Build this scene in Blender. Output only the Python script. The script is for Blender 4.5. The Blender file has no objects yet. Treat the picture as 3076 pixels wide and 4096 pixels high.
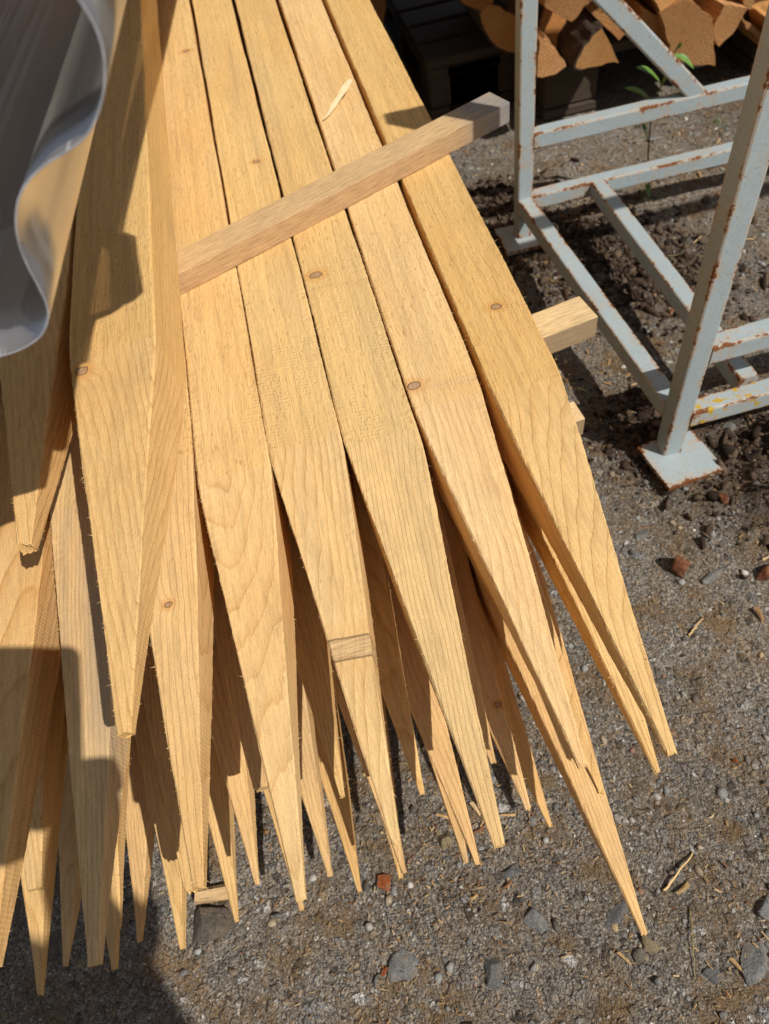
import bpy, bmesh, math, random
import numpy as np
from mathutils import Vector, Matrix

random.seed(7)
SC = bpy.context.scene
COL = SC.collection

# ------------------------------------------------------------------ camera
ROLL = 0.237251          # the phone is turned a little
PITCH = 0.930092         # below the horizon
CAM_Z = 0.90
Fv = Vector((0, math.cos(PITCH), -math.sin(PITCH)))
Uv = Vector((0, math.sin(PITCH), math.cos(PITCH)))
Rv = Vector((1, 0, 0))
EX = Rv * math.cos(ROLL) - Uv * math.sin(ROLL)
EY = Rv * math.sin(ROLL) + Uv * math.cos(ROLL)
cam_d = bpy.data.cameras.new('camera')
cam = bpy.data.objects.new('camera', cam_d)
COL.objects.link(cam)
cam.matrix_world = Matrix((
    (EX.x, EY.x, -Fv.x, 0), (EX.y, EY.y, -Fv.y, 0), (EX.z, EY.z, -Fv.z, CAM_Z), (0, 0, 0, 1)))
cam_d.sensor_fit = 'VERTICAL'
cam_d.sensor_height = 36
cam_d.sensor_width = 27
cam_d.lens = 24.656
cam_d.clip_start = 0.004
cam_d.clip_end = 200
cam_d.dof.use_dof = True
cam_d.dof.focus_distance = 0.56
cam_d.dof.aperture_fstop = 9.0
SC.camera = cam

# ------------------------------------------------------------------ light
LIGHT = Vector((-0.46294752, 0.45153841, -0.76275334)).normalized()   # direction the sunlight travels
SUN_EL = math.asin(-LIGHT.z)
SUN_AZ = math.atan2(-LIGHT.x, -LIGHT.y)      # compass style, from +Y towards +X
w = bpy.data.worlds.new('World')
SC.world = w
w.use_nodes = True
nt = w.node_tree
nt.nodes.clear()
sky = nt.nodes.new('ShaderNodeTexSky')
sky.sky_type = 'NISHITA'
sky.sun_disc = False
sky.sun_elevation = SUN_EL
sky.sun_rotation = SUN_AZ
bg = nt.nodes.new('ShaderNodeBackground')
bg.inputs['Strength'].default_value = 0.062
wo = nt.nodes.new('ShaderNodeOutputWorld')
desat = nt.nodes.new('ShaderNodeHueSaturation')     # added desaturation of the sky, keeps shaded wood warm
desat.inputs['Saturation'].default_value = 0.45
nt.links.new(sky.outputs[0], desat.inputs['Color'])
nt.links.new(desat.outputs[0], bg.inputs[0])
nt.links.new(bg.outputs[0], wo.inputs[0])
sun_d = bpy.data.lights.new('sun', 'SUN')
sun_d.energy = 4.25
sun_d.angle = math.radians(0.53)
sun_d.color = (1.0, 0.95, 0.87)
sun = bpy.data.objects.new('sun', sun_d)
COL.objects.link(sun)
sun.rotation_euler = LIGHT.to_track_quat('-Z', 'Y').to_euler()
SC.view_settings.view_transform = 'Standard'
SC.view_settings.look = 'None'
SC.view_settings.exposure = 0.0
SC.view_settings.gamma = 1.0
SC.cycles.use_denoising = True
SC.cycles.denoising_input_passes = 'RGB_ALBEDO_NORMAL'
SC.cycles.denoising_prefilter = 'ACCURATE'
SC.cycles.diffuse_bounces = 7
SC.cycles.max_bounces = 14
SC.cycles.transparent_max_bounces = 12

# ------------------------------------------------------------------ helpers
U = 0.446                # distance from the lens down to the top row of stakes, the unit used when surveying the pile
PILE_Z = 0.454           # top of the top full row, about one unit from its tips


def tag(o, label=None, cat=None, group=None, kind=None):
    if label: o['label'] = label
    if cat: o['category'] = cat
    if group: o['group'] = group
    if kind: o['kind'] = kind
    return o


def empty(name, loc=(0, 0, 0)):
    o = bpy.data.objects.new(name, None)
    o.location = loc
    o.empty_display_size = 0.05
    COL.objects.link(o)
    return o


def mesh_obj(name, verts, faces, mats, parent=None, mat_idx=None, smooth=False, attrs=None):
    me = bpy.data.meshes.new(name)
    me.from_pydata([tuple(v) for v in verts], [], [tuple(f) for f in faces])
    for m in (mats if isinstance(mats, (list, tuple)) else [mats]):
        me.materials.append(m)
    if mat_idx is not None:
        me.polygons.foreach_set('material_index', np.asarray(mat_idx, dtype=np.int32))
    if smooth:
        me.polygons.foreach_set('use_smooth', [True] * len(me.polygons))
    for k, (typ, arr) in (attrs or {}).items():
        if typ == 'FLOAT':
            a = me.attributes.new(k, 'FLOAT', 'POINT')
            a.data.foreach_set('value', np.asarray(arr, dtype=np.float32))
        else:
            a = me.attributes.new(k, 'FLOAT_COLOR', 'POINT')
            a.data.foreach_set('color', np.asarray(arr, dtype=np.float32).ravel())
    me.update()
    o = bpy.data.objects.new(name, me)
    COL.objects.link(o)
    if parent: o.parent = parent
    return o


def merge(parts):
    V, Fc, n = [], [], 0
    for v, f in parts:
        V.extend(v)
        Fc.extend([tuple(i + n for i in q) for q in f])
        n += len(v)
    return V, Fc


def box_geo(c, s, rot=None):
    pts = []
    for i in (-1, 1):
        for j in (-1, 1):
            for k in (-1, 1):
                p = Vector((i * s[0] / 2, j * s[1] / 2, k * s[2] / 2))
                if rot is not None: p = rot @ p
                pts.append(p + Vector(c))
    return pts, [(0, 1, 3, 2), (4, 6, 7, 5), (0, 4, 5, 1), (2, 3, 7, 6), (0, 2, 6, 4), (1, 5, 7, 3)]


class NT:
    """small node-tree writer"""
    def __init__(self, name):
        self.m = bpy.data.materials.new(name)
        self.m.use_nodes = True
        self.t = self.m.node_tree
        self.t.nodes.clear()

    def n(self, typ, ins=None, **kw):
        nd = self.t.nodes.new(typ)
        for k, v in kw.items():
            setattr(nd, k, v)
        for k, v in (ins or {}).items():
            self.put(nd.inputs[k], v)
        return nd

    def put(self, sock, v):
        if hasattr(v, 'links') and hasattr(v, 'is_output'):
            self.t.links.new(v, sock)
        elif v is not None:
            if isinstance(v, (tuple, list)) and len(v) == 3 and sock.type == 'RGBA':
                v = (*v, 1)
            sock.default_value = v

    def math(self, op, a, b=None, c=None, clamp=False):
        nd = self.t.nodes.new('ShaderNodeMath')
        nd.operation = op
        nd.use_clamp = clamp
        for s, v in zip(nd.inputs, (a, b, c)):
            if v is not None: self.put(s, v)
        return nd.outputs[0]

    def vmath(self, op, a, b=None, scale=None):
        nd = self.t.nodes.new('ShaderNodeVectorMath')
        nd.operation = op
        self.put(nd.inputs[0], a)
        if b is not None: self.put(nd.inputs[1], b)
        if scale is not None: self.put(nd.inputs['Scale'], scale)
        return nd.outputs[1] if op in ('LENGTH', 'DISTANCE', 'DOT_PRODUCT') else nd.outputs[0]

    def noise(self, vec, scale, detail=3, rough=0.55, dist=0.0):
        nd = self.n('ShaderNodeTexNoise', {'Scale': scale, 'Detail': detail, 'Roughness': rough, 'Distortion': dist})
        self.put(nd.inputs['Vector'], vec)
        return nd.outputs[0]

    def noisec(self, vec, scale, detail=3):
        nd = self.n('ShaderNodeTexNoise', {'Scale': scale, 'Detail': detail})
        self.put(nd.inputs['Vector'], vec)
        return nd.outputs[1]

    def voro(self, vec, scale, feature='F1', rnd=1.0):
        nd = self.n('ShaderNodeTexVoronoi', {'Scale': scale, 'Randomness': rnd}, feature=feature)
        self.put(nd.inputs['Vector'], vec)
        return nd

    def ramp(self, fac, stops, interp='LINEAR'):
        nd = self.t.nodes.new('ShaderNodeValToRGB')
        self.put(nd.inputs[0], fac)
        cr = nd.color_ramp
        cr.interpolation = interp
        while len(cr.elements) < len(stops):
            cr.elements.new(0.5)
        for e, (p, c) in zip(cr.elements, stops):
            e.position = p
            e.color = (*c, 1) if isinstance(c, (tuple, list)) else (c, c, c, 1)
        return nd.outputs[0]

    def rng(self, v, a, b, c=0.0, d=1.0, smooth=False):
        nd = self.t.nodes.new('ShaderNodeMapRange')
        nd.interpolation_type = 'SMOOTHSTEP' if smooth else 'LINEAR'
        for s, x in zip(nd.inputs[:5], (v, a, b, c, d)):
            self.put(s, x)
        return nd.outputs[0]

    def mix(self, f, a, b, blend='MIX'):
        nd = self.t.nodes.new('ShaderNodeMix')
        nd.data_type = 'RGBA'
        nd.blend_type = blend
        self.put(nd.inputs[0], f)
        self.put(nd.inputs[6], a)
        self.put(nd.inputs[7], b)
        return nd.outputs[2]

    def attr(self, name, typ='GEOMETRY'):
        return self.n('ShaderNodeAttribute', attribute_name=name, attribute_type=typ)

    def sep(self, v):
        nd = self.n('ShaderNodeSeparateXYZ')
        self.put(nd.inputs[0], v)
        return nd.outputs

    def comb(self, x, y, z):
        nd = self.n('ShaderNodeCombineXYZ')
        for s, v in zip(nd.inputs, (x, y, z)):
            self.put(s, v)
        return nd.outputs[0]

    def bump(self, h, dist, strength=1.0, normal=None):
        nd = self.n('ShaderNodeBump', {'Height': h, 'Distance': dist, 'Strength': strength})
        if normal is not None: self.put(nd.inputs['Normal'], normal)
        return nd.outputs[0]

    def finish(self, base, rough=0.7, normal=None, spec=0.3, **kw):
        b = self.n('ShaderNodeBsdfPrincipled')
        self.put(b.inputs['Base Color'], base)
        self.put(b.inputs['Roughness'], rough)
        self.put(b.inputs['Specular IOR Level'], spec)
        if normal is not None: self.put(b.inputs['Normal'], normal)
        for k, v in kw.items():
            self.put(b.inputs[k.replace('_', ' ')], v)
        o = self.n('ShaderNodeOutputMaterial')
        self.t.links.new(b.outputs[0], o.inputs[0])
        return self.m

    def pos(self):
        return self.n('ShaderNodeTexCoord').outputs['Object']


# ------------------------------------------------------------------ materials
def wood_mat(name, cut):
    """fresh softwood; growth rings around an off-centre pith, so that slanting cuts show arches.
    cut=False: rough bandsawn face, cut=True: cleaner face of the sharpened point"""
    t = NT(name)
    P = t.pos()
    seed = t.attr('seed', 'OBJECT').outputs['Fac']
    pith = t.attr('pith', 'OBJECT').outputs['Vector']
    tint = t.attr('tint', 'OBJECT').outputs['Color']
    grey = t.attr('grey', 'OBJECT').outputs['Fac']
    rw = t.attr('ring_width', 'OBJECT').outputs['Fac']
    Ps = t.vmath('ADD', P, t.comb(t.math('MULTIPLY', seed, 3.7), t.math('MULTIPLY', seed, 1.3), seed))
    x, y, z = t.sep(P)
    px, py, pz = t.sep(pith)
    # knots, each an (x, y, radius) disc through the stake
    kinfo = []
    for k in ('knot_a', 'knot_b', 'knot_c'):
        kv = t.attr(k, 'OBJECT').outputs['Vector']
        kx, ky, kr = t.sep(kv)
        dx = t.math('SUBTRACT', x, kx)
        dy = t.math('SUBTRACT', y, ky)
        d = t.math('SQRT', t.math('ADD', t.math('MULTIPLY', dx, dx), t.math('MULTIPLY', t.math('MULTIPLY', dy, dy), 1.6)))
        wob = t.math('MULTIPLY', t.math('SUBTRACT', t.noise(Ps, 160, 2), 0.5), 0.004)
        d = t.math('ADD', d, wob)
        kinfo.append((t.math('DIVIDE', d, t.math('MAXIMUM', kr, 0.0005)), kr))
    warp = t.math('MULTIPLY', t.math('SUBTRACT', t.noise(t.vmath('MULTIPLY', Ps, (22, 5, 22)), 1.0, 2), 0.5), 0.012)
    wob2 = t.math('MULTIPLY', t.math('SUBTRACT', t.noise(t.vmath('MULTIPLY', Ps, (160, 40, 160)), 1.0, 3), 0.5), 0.0014 if cut else 0.0012)
    qx = t.math('SUBTRACT', x, px)
    qz = t.math('ADD', t.math('SUBTRACT', z, pz), t.math('MULTIPLY', y, py))
    r = t.math('SQRT', t.math('ADD', t.math('MULTIPLY', qx, qx), t.math('MULTIPLY', qz, qz)))
    r = t.math('ADD', t.math('ADD', r, warp), wob2)
    for kd, kr in kinfo:
        g = t.math('EXPONENT', t.math('MULTIPLY', t.math('MULTIPLY', kd, kd), -0.12))
        r = t.math('ADD', r, t.math('MULTIPLY', t.math('MULTIPLY', g, kr), 1.3))
    ph = t.math('FRACT', t.math('DIVIDE', r, rw))
    ring = t.ramp(ph, [(0.0, 0.0), (0.55, 0.08), (0.84, 0.5), (0.925, 1.0), (0.975, 0.2), (1.0, 0.0)])
    amp = t.rng(t.noise(Ps, 14, 2), 0.3, 0.7, 0.35, 1.0)
    ringv = t.math('MULTIPLY', ring, amp)
    early = (0.775, 0.54, 0.272) if cut else (0.755, 0.515, 0.232)
    late = (0.50, 0.265, 0.085) if cut else (0.53, 0.32, 0.125)
    col = t.mix(t.math('MULTIPLY', ringv, 0.85 if cut else 0.42), early, late)
    # broad drifts of hue
    drift = t.noise(t.vmath('MULTIPLY', Ps, (10, 4, 10)), 1.0, 3)
    col = t.mix(t.rng(drift, 0.42, 0.72, 0, 0.45), col, (0.64, 0.365, 0.125))
    col = t.mix(t.rng(drift, 0.5, 0.25, 0, 0.35), col, (0.75, 0.54, 0.28))
    streak = t.noise(t.vmath('MULTIPLY', Ps, (210, 3.5, 210)), 1.0, 4, 0.65)
    col = t.mix(1.0, col, t.ramp(streak, [(0.28, 0.80), (0.5, 1.0), (0.72, 1.10)]), 'MULTIPLY')
    # fibres
    fib = t.noise(t.vmath('MULTIPLY', Ps, (950, 26, 950)), 1.0, 3, 0.6)
    col = t.mix(1.0, col, t.ramp(fib, [(0.28, 0.84), (0.5, 1.0), (0.72, 1.09)]), 'MULTIPLY')
    h = t.math('MULTIPLY', fib, 0.6)
    if not cut:
        # torn fleck marks left by the saw: short dark pits with a pale lip
        fl = t.noise(t.vmath('MULTIPLY', Ps, (520, 85, 520)), 1.0, 3, 0.6)
        pit = t.rng(fl, 0.60, 0.68, 0, 1, True)
        lip = t.rng(fl, 0.36, 0.28, 0, 1, True)
        col = t.mix(t.math('MULTIPLY', pit, 0.66), col, (0.42, 0.235, 0.08))
        col = t.mix(t.math('MULTIPLY', lip, 0.65), col, (0.80, 0.62, 0.36))
        h = t.math('ADD', h, t.math('MULTIPLY', fl, -1.6))
        # cross-grain blade lines: rows of short pale dashes where the saw dragged
        lw = t.math('ADD', y, t.math('MULTIPLY', x, 0.10))
        sw = t.math('SINE', t.math('MULTIPLY', lw, 2 * math.pi / 0.0044))
        swm = t.rng(t.noise(t.vmath('MULTIPLY', Ps, (34, 11, 34)), 1.0, 3), 0.50, 0.66, 0, 1)
        swm = t.math('MULTIPLY', swm, t.rng(t.noise(t.vmath('MULTIPLY', Ps, (330, 240, 330)), 1.0, 1), 0.46, 0.60, 0, 1))
        dash = t.math('MULTIPLY', t.rng(sw, 0.45, 0.95, 0, 1), swm)
        h = t.math('ADD', h, t.math('MULTIPLY', dash, 0.9))
        col = t.mix(t.math('MULTIPLY', dash, 0.5), col, (0.80, 0.63, 0.38))
    else:
        h = t.math('ADD', h, t.math('MULTIPLY', ring, 0.55))
        saw = t.math('SINE', t.math('MULTIPLY', t.math('ADD', y, t.math('MULTIPLY', x, 0.9)), 2 * math.pi / 0.0036))
        h = t.math('ADD', h, t.math('MULTIPLY', saw, 0.12))
        gr = t.noise(Ps, 900, 2)
        h = t.math('ADD', h, t.math('MULTIPLY', gr, 0.7))
        col = t.mix(1.0, col, t.ramp(gr, [(0.3, 0.9), (0.7, 1.07)]), 'MULTIPLY')
    # stray specks and blue-grey stain
    sp = t.noise(t.vmath('MULTIPLY', Ps, (240, 120, 240)), 1.0, 1)
    col = t.mix(t.rng(sp, 0.76, 0.82, 0, 0.4), col, (0.16, 0.09, 0.05))
    stain = t.rng(t.noise(t.vmath('MULTIPLY', Ps, (26, 3.0, 26)), 1.0, 4), 0.40, 0.66, 0, 1)
    col = t.mix(t.math('MULTIPLY', stain, grey), col, (0.36, 0.29, 0.21))
    # spike knots: a band right across the face
    band = t.attr('band', 'OBJECT').outputs['Vector']
    by, bw, bs = t.sep(band)
    bt = t.math('DIVIDE', t.math('ADD', t.math('SUBTRACT', t.math('ADD', y, t.math('MULTIPLY', x, 0.10)), by),
                                 t.math('MULTIPLY', t.math('SUBTRACT', t.noise(Ps, 55, 3), 0.5), 0.004)), t.math('MAXIMUM', bw, 0.0005))
    ba = t.math('ABSOLUTE', bt)
    bin_ = t.math('MULTIPLY', t.rng(ba, 1.0, t.rng(bs, 0.3, 1.0, 0.1, 0.85), 0, 1, True), bs)
    bfib = t.noise(t.vmath('MULTIPLY', Ps, (40, 900, 300)), 1.0, 3, 0.7)
    col = t.mix(t.math('MULTIPLY', t.rng(ba, 3.5, 1.0, 0, 0.35, True), bs), col, (0.62, 0.36, 0.14))
    col = t.mix(t.math('MULTIPLY', bin_, 0.7), col, t.mix(t.rng(bfib, 0.35, 0.65), (0.30, 0.17, 0.09), (0.70, 0.52, 0.31)))
    bl_ = t.math('MULTIPLY', t.math('MULTIPLY', t.rng(ba, 0.8, 0.95, 0, 1, True), t.rng(ba, 1.12, 1.0, 0, 1, True)), t.math('POWER', bs, 3.0))
    col = t.mix(t.math('MULTIPLY', bl_, 0.7), col, (0.13, 0.075, 0.05))
    h = t.math('ADD', h, t.math('MULTIPLY', bl_, -0.8))
    # knots
    for kd, kr in kinfo:
        halo = t.rng(kd, 3.2, 1.0, 0, 0.55, True)
        col = t.mix(halo, col, (0.60, 0.30, 0.085))
        core = t.rng(kd, 1.08, 0.86, 0, 1, True)
        kcol = t.mix(t.noise(Ps, 420, 2), (0.34, 0.20, 0.12), (0.52, 0.34, 0.21))
        col = t.mix(core, col, kcol)
        rim = t.math('MULTIPLY', t.rng(kd, 0.78, 0.95, 0, 1, True), t.rng(kd, 1.18, 1.0, 0, 1, True))
        col = t.mix(t.math('MULTIPLY', rim, 0.5), col, (0.13, 0.06, 0.025))
        h = t.math('ADD', h, t.math('MULTIPLY', rim, -1.2))
    col = t.mix(1.0, col, tint, 'MULTIPLY')
    nrm = t.bump(h, 0.00055 if cut else 0.0008, 0.9)
    return t.finish(col, 0.72, nrm, 0.22)


M = {}
M['sawn'] = wood_mat('sawn_softwood', False)
M['cut'] = wood_mat('cut_softwood', True)


def make_fibre(name='torn_wood_fibre', c1=(0.78, 0.58, 0.30), c2=(0.62, 0.38, 0.14)):
    t = NT(name)
    P = t.pos()
    col = t.mix(t.noise(P, 300, 2), c1, c2)
    return t.finish(col, 0.8, None, 0.2)


def make_batten(name, fresh):
    t = NT(name)
    P = t.pos()
    seed = t.attr('seed', 'OBJECT').outputs['Fac']
    Ps = t.vmath('ADD', P, t.comb(seed, seed, seed))
    x, y, z = t.sep(P)
    base = t.mix(t.noise(t.vmath('MULTIPLY', Ps, (6, 40, 40)), 1.0, 4), (0.54, 0.345, 0.17), (0.70, 0.485, 0.25))
    if fresh:
        base = t.mix(t.noise(t.vmath('MULTIPLY', Ps, (6, 40, 40)), 1.0, 4), (0.66, 0.45, 0.22), (0.76, 0.56, 0.31))
    fib = t.noise(t.vmath('MULTIPLY', Ps, (45, 800, 800)), 1.0, 4, 0.65)
    col = t.mix(1.0, base, t.ramp(fib, [(0.28, 0.55), (0.5, 0.98), (0.72, 1.25)]), 'MULTIPLY')
    sw = t.noise(t.vmath('MULTIPLY', Ps, (900, 60, 60)), 1.0, 2)
    col = t.mix(t.rng(sw, 0.62, 0.75, 0, 0.30), col, (0.22, 0.13, 0.08))
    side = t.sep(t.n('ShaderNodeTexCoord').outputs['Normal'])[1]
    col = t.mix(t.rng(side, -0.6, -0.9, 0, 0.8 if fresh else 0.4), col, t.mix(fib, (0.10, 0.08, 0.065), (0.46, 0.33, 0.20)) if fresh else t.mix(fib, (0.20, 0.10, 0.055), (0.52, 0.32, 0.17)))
    ends = t.rng(t.math('ABSOLUTE', x), t.attr('grey_from', 'OBJECT').outputs['Fac'],
                 t.attr('grey_to', 'OBJECT').outputs['Fac'], 0, 1, True)
    ends = t.math('MULTIPLY', ends, t.rng(t.noise(t.vmath('MULTIPLY', Ps, (12, 50, 50)), 1.0, 4), 0.3, 0.55, 0.45, 1.0))
    grey = t.mix(fib, (0.17, 0.16, 0.15), (0.33, 0.31, 0.30))
    col = t.mix(ends, col, grey)
    nrm = t.bump(t.math('ADD', fib, t.math('MULTIPLY', sw, 0.6)), 0.0008, 0.9)
    return t.finish(col, 0.68, nrm, 0.3)


M['fibre'] = make_fibre()
M['pale_fibre'] = make_fibre('pale_splinter_wood', (0.86, 0.72, 0.48), (0.74, 0.54, 0.28))
M['batten'] = make_batten('batten_wood', False)
M['batten_fresh'] = make_batten('batten_fresh_wood', True)


def make_steel():
    t = NT('rusty_white_paint')
    P = t.pos()
    edge = t.attr('edge').outputs['Fac']
    n1 = t.noise(P, 17, 6, 0.66)
    n2 = t.noise(P, 140, 4, 0.65)
    e = t.math('ADD', t.math('MULTIPLY', t.math('POWER', edge, 1.6), 0.24), t.math('MULTIPLY', t.math('SUBTRACT', n1, 0.5), 1.1))
    e = t.math('ADD', e, t.math('MULTIPLY', t.math('SUBTRACT', n2, 0.5), 0.75))
    rust = t.rng(e, 0.25, 0.33, 0, 1, True)
    bleed = t.rng(e, 0.02, 0.30, 0, 0.62, True)
    spots = t.rng(t.noise(P, 230, 3, 0.6), 0.66, 0.71, 0, 0.8, True)
    paint = t.mix(t.noise(P, 18, 3), (0.32, 0.395, 0.425), (0.41, 0.47, 0.49))
    paint = t.mix(t.rng(t.noise(P, 420, 3), 0.52, 0.70, 0, 0.5), paint, (0.22, 0.25, 0.255))
    col = t.mix(bleed, paint, (0.50, 0.33, 0.18))
    rc = t.mix(t.noise(P, 300, 3), (0.05, 0.018, 0.008), (0.30, 0.105, 0.03))
    col = t.mix(rust, col, rc)
    col = t.mix(spots, col, (0.10, 0.075, 0.06))
    lich = t.attr('lichen').outputs['Fac']
    lm = t.rng(t.math('ADD', t.noise(P, 75, 3), t.math('MULTIPLY', lich, 0.13)), 0.71, 0.745, 0, 1, True)
    col = t.mix(t.math('MULTIPLY', lm, t.rng(lich, 0.2, 0.6)), col, (0.50, 0.33, 0.03))
    h = t.math('ADD', t.math('MULTIPLY', rust, -0.5), t.math('MULTIPLY', t.noise(P, 420, 3), t.math('ADD', 0.12, t.math('MULTIPLY', rust, 0.8))))
    nrm = t.bump(h, 0.0009, 0.8)
    rough = t.math('ADD', 0.42, t.math('MULTIPLY', rust, 0.45))
    return t.finish(col, rough, nrm, 0.35)


M['steel'] = make_steel()


def make_ground():
    t = NT('packed_gravel')
    P = t.pos()
    Pw = t.vmath('ADD', P, t.vmath('SCALE', t.vmath('SUBTRACT', t.noisec(P, 130, 3), (0.5, 0.5, 0.5)), scale=0.007))
    big = t.noise(P, 2.3, 4)
    pal = [(0.0, (0.06, 0.052, 0.045)), (0.16, (0.15, 0.125, 0.10)), (0.34, (0.27, 0.225, 0.175)), (0.52, (0.22, 0.215, 0.21)),
           (0.68, (0.36, 0.325, 0.275)), (0.80, (0.32, 0.325, 0.33)), (0.90, (0.48, 0.34, 0.20)), (0.95, (0.52, 0.50, 0.46)), (1.0, (0.75, 0.73, 0.69))]
    fine = t.noise(P, 260, 6, 0.82)
    cols = t.ramp(fine, [(0.32, (0.045, 0.036, 0.028)), (0.45, (0.18, 0.152, 0.122)), (0.56, (0.38, 0.335, 0.275)), (0.68, (0.72, 0.66, 0.57))])
    hs = t.math('MULTIPLY', fine, 0.8)
    layers = []
    for sc, hgt, few in ((75, 0.9, 0.74), (165, 0.7, 0.56), (330, 0.5, 0.45)):
        v = t.voro(Pw, sc)
        c = t.ramp(t.sep(v.outputs['Color'])[0], pal)
        d = t.voro(Pw, sc, 'DISTANCE_TO_EDGE').outputs['Distance']
        pick = t.sep(v.outputs['Color'])[1]
        on = t.math('MULTIPLY', t.rng(pick, few, few + 0.03), t.rng(d, 0.03, 0.22, 0, 1, True))
        layers.append((c, on, hgt))
    for c, on, hgt in reversed(layers):
        cols = t.mix(t.math('MULTIPLY', on, 0.9), cols, c)
        hs = t.math('ADD', hs, t.math('MULTIPLY', on, hgt))
    cols = t.mix(1.0, cols, t.ramp(t.noise(P, 430, 4, 0.8), [(0.32, 0.30), (0.5, 1.0), (0.68, 2.0)]), 'MULTIPLY')
    # sawdust and dirt drifts
    dust = t.rng(t.math('ADD', t.noise(P, 14, 6, 0.7), t.math('MULTIPLY', t.noise(P, 420, 3), 0.5)), 0.74, 0.88, 0, 0.85)
    dc = t.noise(P, 800, 3, 0.7)
    cols = t.mix(dust, cols, t.ramp(dc, [(0.3, (0.10, 0.06, 0.03)), (0.5, (0.27, 0.165, 0.08)), (0.7, (0.50, 0.34, 0.17))]))
    moss = t.rng(t.noise(P, 17, 6, 0.75), 0.56, 0.70, 0, 0.55)
    cols = t.mix(moss, cols, t.mix(fine, (0.03, 0.022, 0.012), (0.13, 0.10, 0.05)))
    soil = t.attr('soil').outputs['Fac']
    sn = t.noise(P, 240, 4, 0.7)
    cols = t.mix(t.math('MULTIPLY', soil, t.rng(t.noise(P, 40, 4), 0.25, 0.5, 0.4, 0.9)), cols, t.mix(sn, (0.035, 0.022, 0.015), (0.135, 0.090, 0.062)))
    cols = t.mix(1.0, cols, t.ramp(big, [(0.3, 0.85), (0.7, 1.15)]), 'MULTIPLY')
    hs = t.math('ADD', hs, t.math('MULTIPLY', t.noise(P, 160, 5, 0.75), 1.0))
    nrm = t.bump(hs, 0.0050, 1.0)
    return t.finish(cols, 0.9, nrm, 0.2)


def make_vcol(name, rough=0.8, noise_scale=400, amount=0.45, bump=0.0006, spec=0.25):
    """per-vertex natural colour with stony mottling"""
    t = NT(name)
    P = t.pos()
    c = t.attr('tone').outputs['Color']
    n = t.noise(P, noise_scale, 4, 0.7)
    col = t.mix(1.0, c, t.ramp(n, [(0.25, 1 - amount), (0.5, 1.0), (0.78, 1 + amount)]), 'MULTIPLY')
    return t.finish(col, rough, t.bump(n, bump, 0.8), spec)


def make_rock(name, c1, c2, scale=160):
    t = NT(name)
    P = t.pos()
    n = t.noise(P, scale, 5, 0.75)
    n2 = t.noise(P, scale * 4, 4, 0.75)
    col = t.mix(t.rng(n, 0.3, 0.7), c1, c2)
    col = t.mix(1.0, col, t.ramp(n2, [(0.3, 0.6), (0.5, 1.0), (0.7, 1.5)]), 'MULTIPLY')
    col = t.mix(t.rng(t.noise(P, scale * 0.4, 4, 0.7), 0.52, 0.66, 0, 0.75), col, t.mix(n2, (0.10, 0.075, 0.05), (0.27, 0.21, 0.145)))
    n = t.math('ADD', n, t.math('MULTIPLY', n2, 0.4))
    return t.finish(col, 0.8, t.bump(n, 0.003, 0.8), 0.3)


def make_logwood():
    t = NT('split_log_wood')
    P = t.pos()
    seed = t.attr('seed', 'OBJECT').outputs['Fac']
    pith = t.attr('pith', 'OBJECT').outputs['Vector']
    Ps = t.vmath('ADD', P, t.comb(seed, seed, seed))
    x, y, z = t.sep(P)
    px, py, pz = t.sep(pith)
    dx = t.math('SUBTRACT', x, px)
    dz = t.math('SUBTRACT', z, pz)
    r = t.math('SQRT', t.math('ADD', t.math('MULTIPLY', dx, dx), t.math('MULTIPLY', dz, dz)))
    r = t.math('ADD', r, t.math('MULTIPLY', t.noise(Ps, 30, 3), 0.006))
    ring = t.ramp(t.math('FRACT', t.math('DIVIDE', r, 0.006)), [(0, 0.0), (0.7, 0.4), (0.9, 1.0), (1.0, 0.0)])
    col = t.mix(t.noise(Ps, 12, 4), (0.46, 0.20, 0.055), (0.72, 0.43, 0.18))
    col = t.mix(t.math('MULTIPLY', ring, 0.65), col, (0.30, 0.115, 0.03))
    ang = t.math('ARCTAN2', dx, dz)
    crk = t.noise(t.comb(t.math('MULTIPLY', ang, 9.0), t.math('MULTIPLY', r, 8.0), seed), 1.6, 4, 0.7)
    crm = t.rng(crk, 0.80, 0.83, 0, 0.8, True)
    col = t.mix(crm, col, (0.09, 0.04, 0.02))
    fib = t.noise(t.vmath('MULTIPLY', Ps, (220, 14, 220)), 1.0, 4, 0.7)
    col = t.mix(1.0, col, t.ramp(fib, [(0.25, 0.6), (0.5, 1.0), (0.78, 1.2)]), 'MULTIPLY')
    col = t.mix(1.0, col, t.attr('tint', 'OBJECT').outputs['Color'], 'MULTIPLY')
    h = t.math('ADD', t.math('ADD', fib, t.math('MULTIPLY', ring, 0.5)), t.math('MULTIPLY', crm, -1.5))
    return t.finish(col, 0.75, t.bump(h, 0.0014, 0.8), 0.2)


def make_bark():
    t = NT('dark_bark')
    P = t.pos()
    v = t.voro(t.vmath('MULTIPLY', P, (60, 18, 60)), 1.0)
    n = t.noise(P, 90, 5, 0.7)
    col = t.mix(n, (0.022, 0.016, 0.012), (0.12, 0.085, 0.065))
    h = t.math('ADD', n, t.math('MULTIPLY', v.outputs['Distance'], 0.8))
    return t.finish(col, 0.9, t.bump(h, 0.006, 1.0), 0.15)


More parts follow.
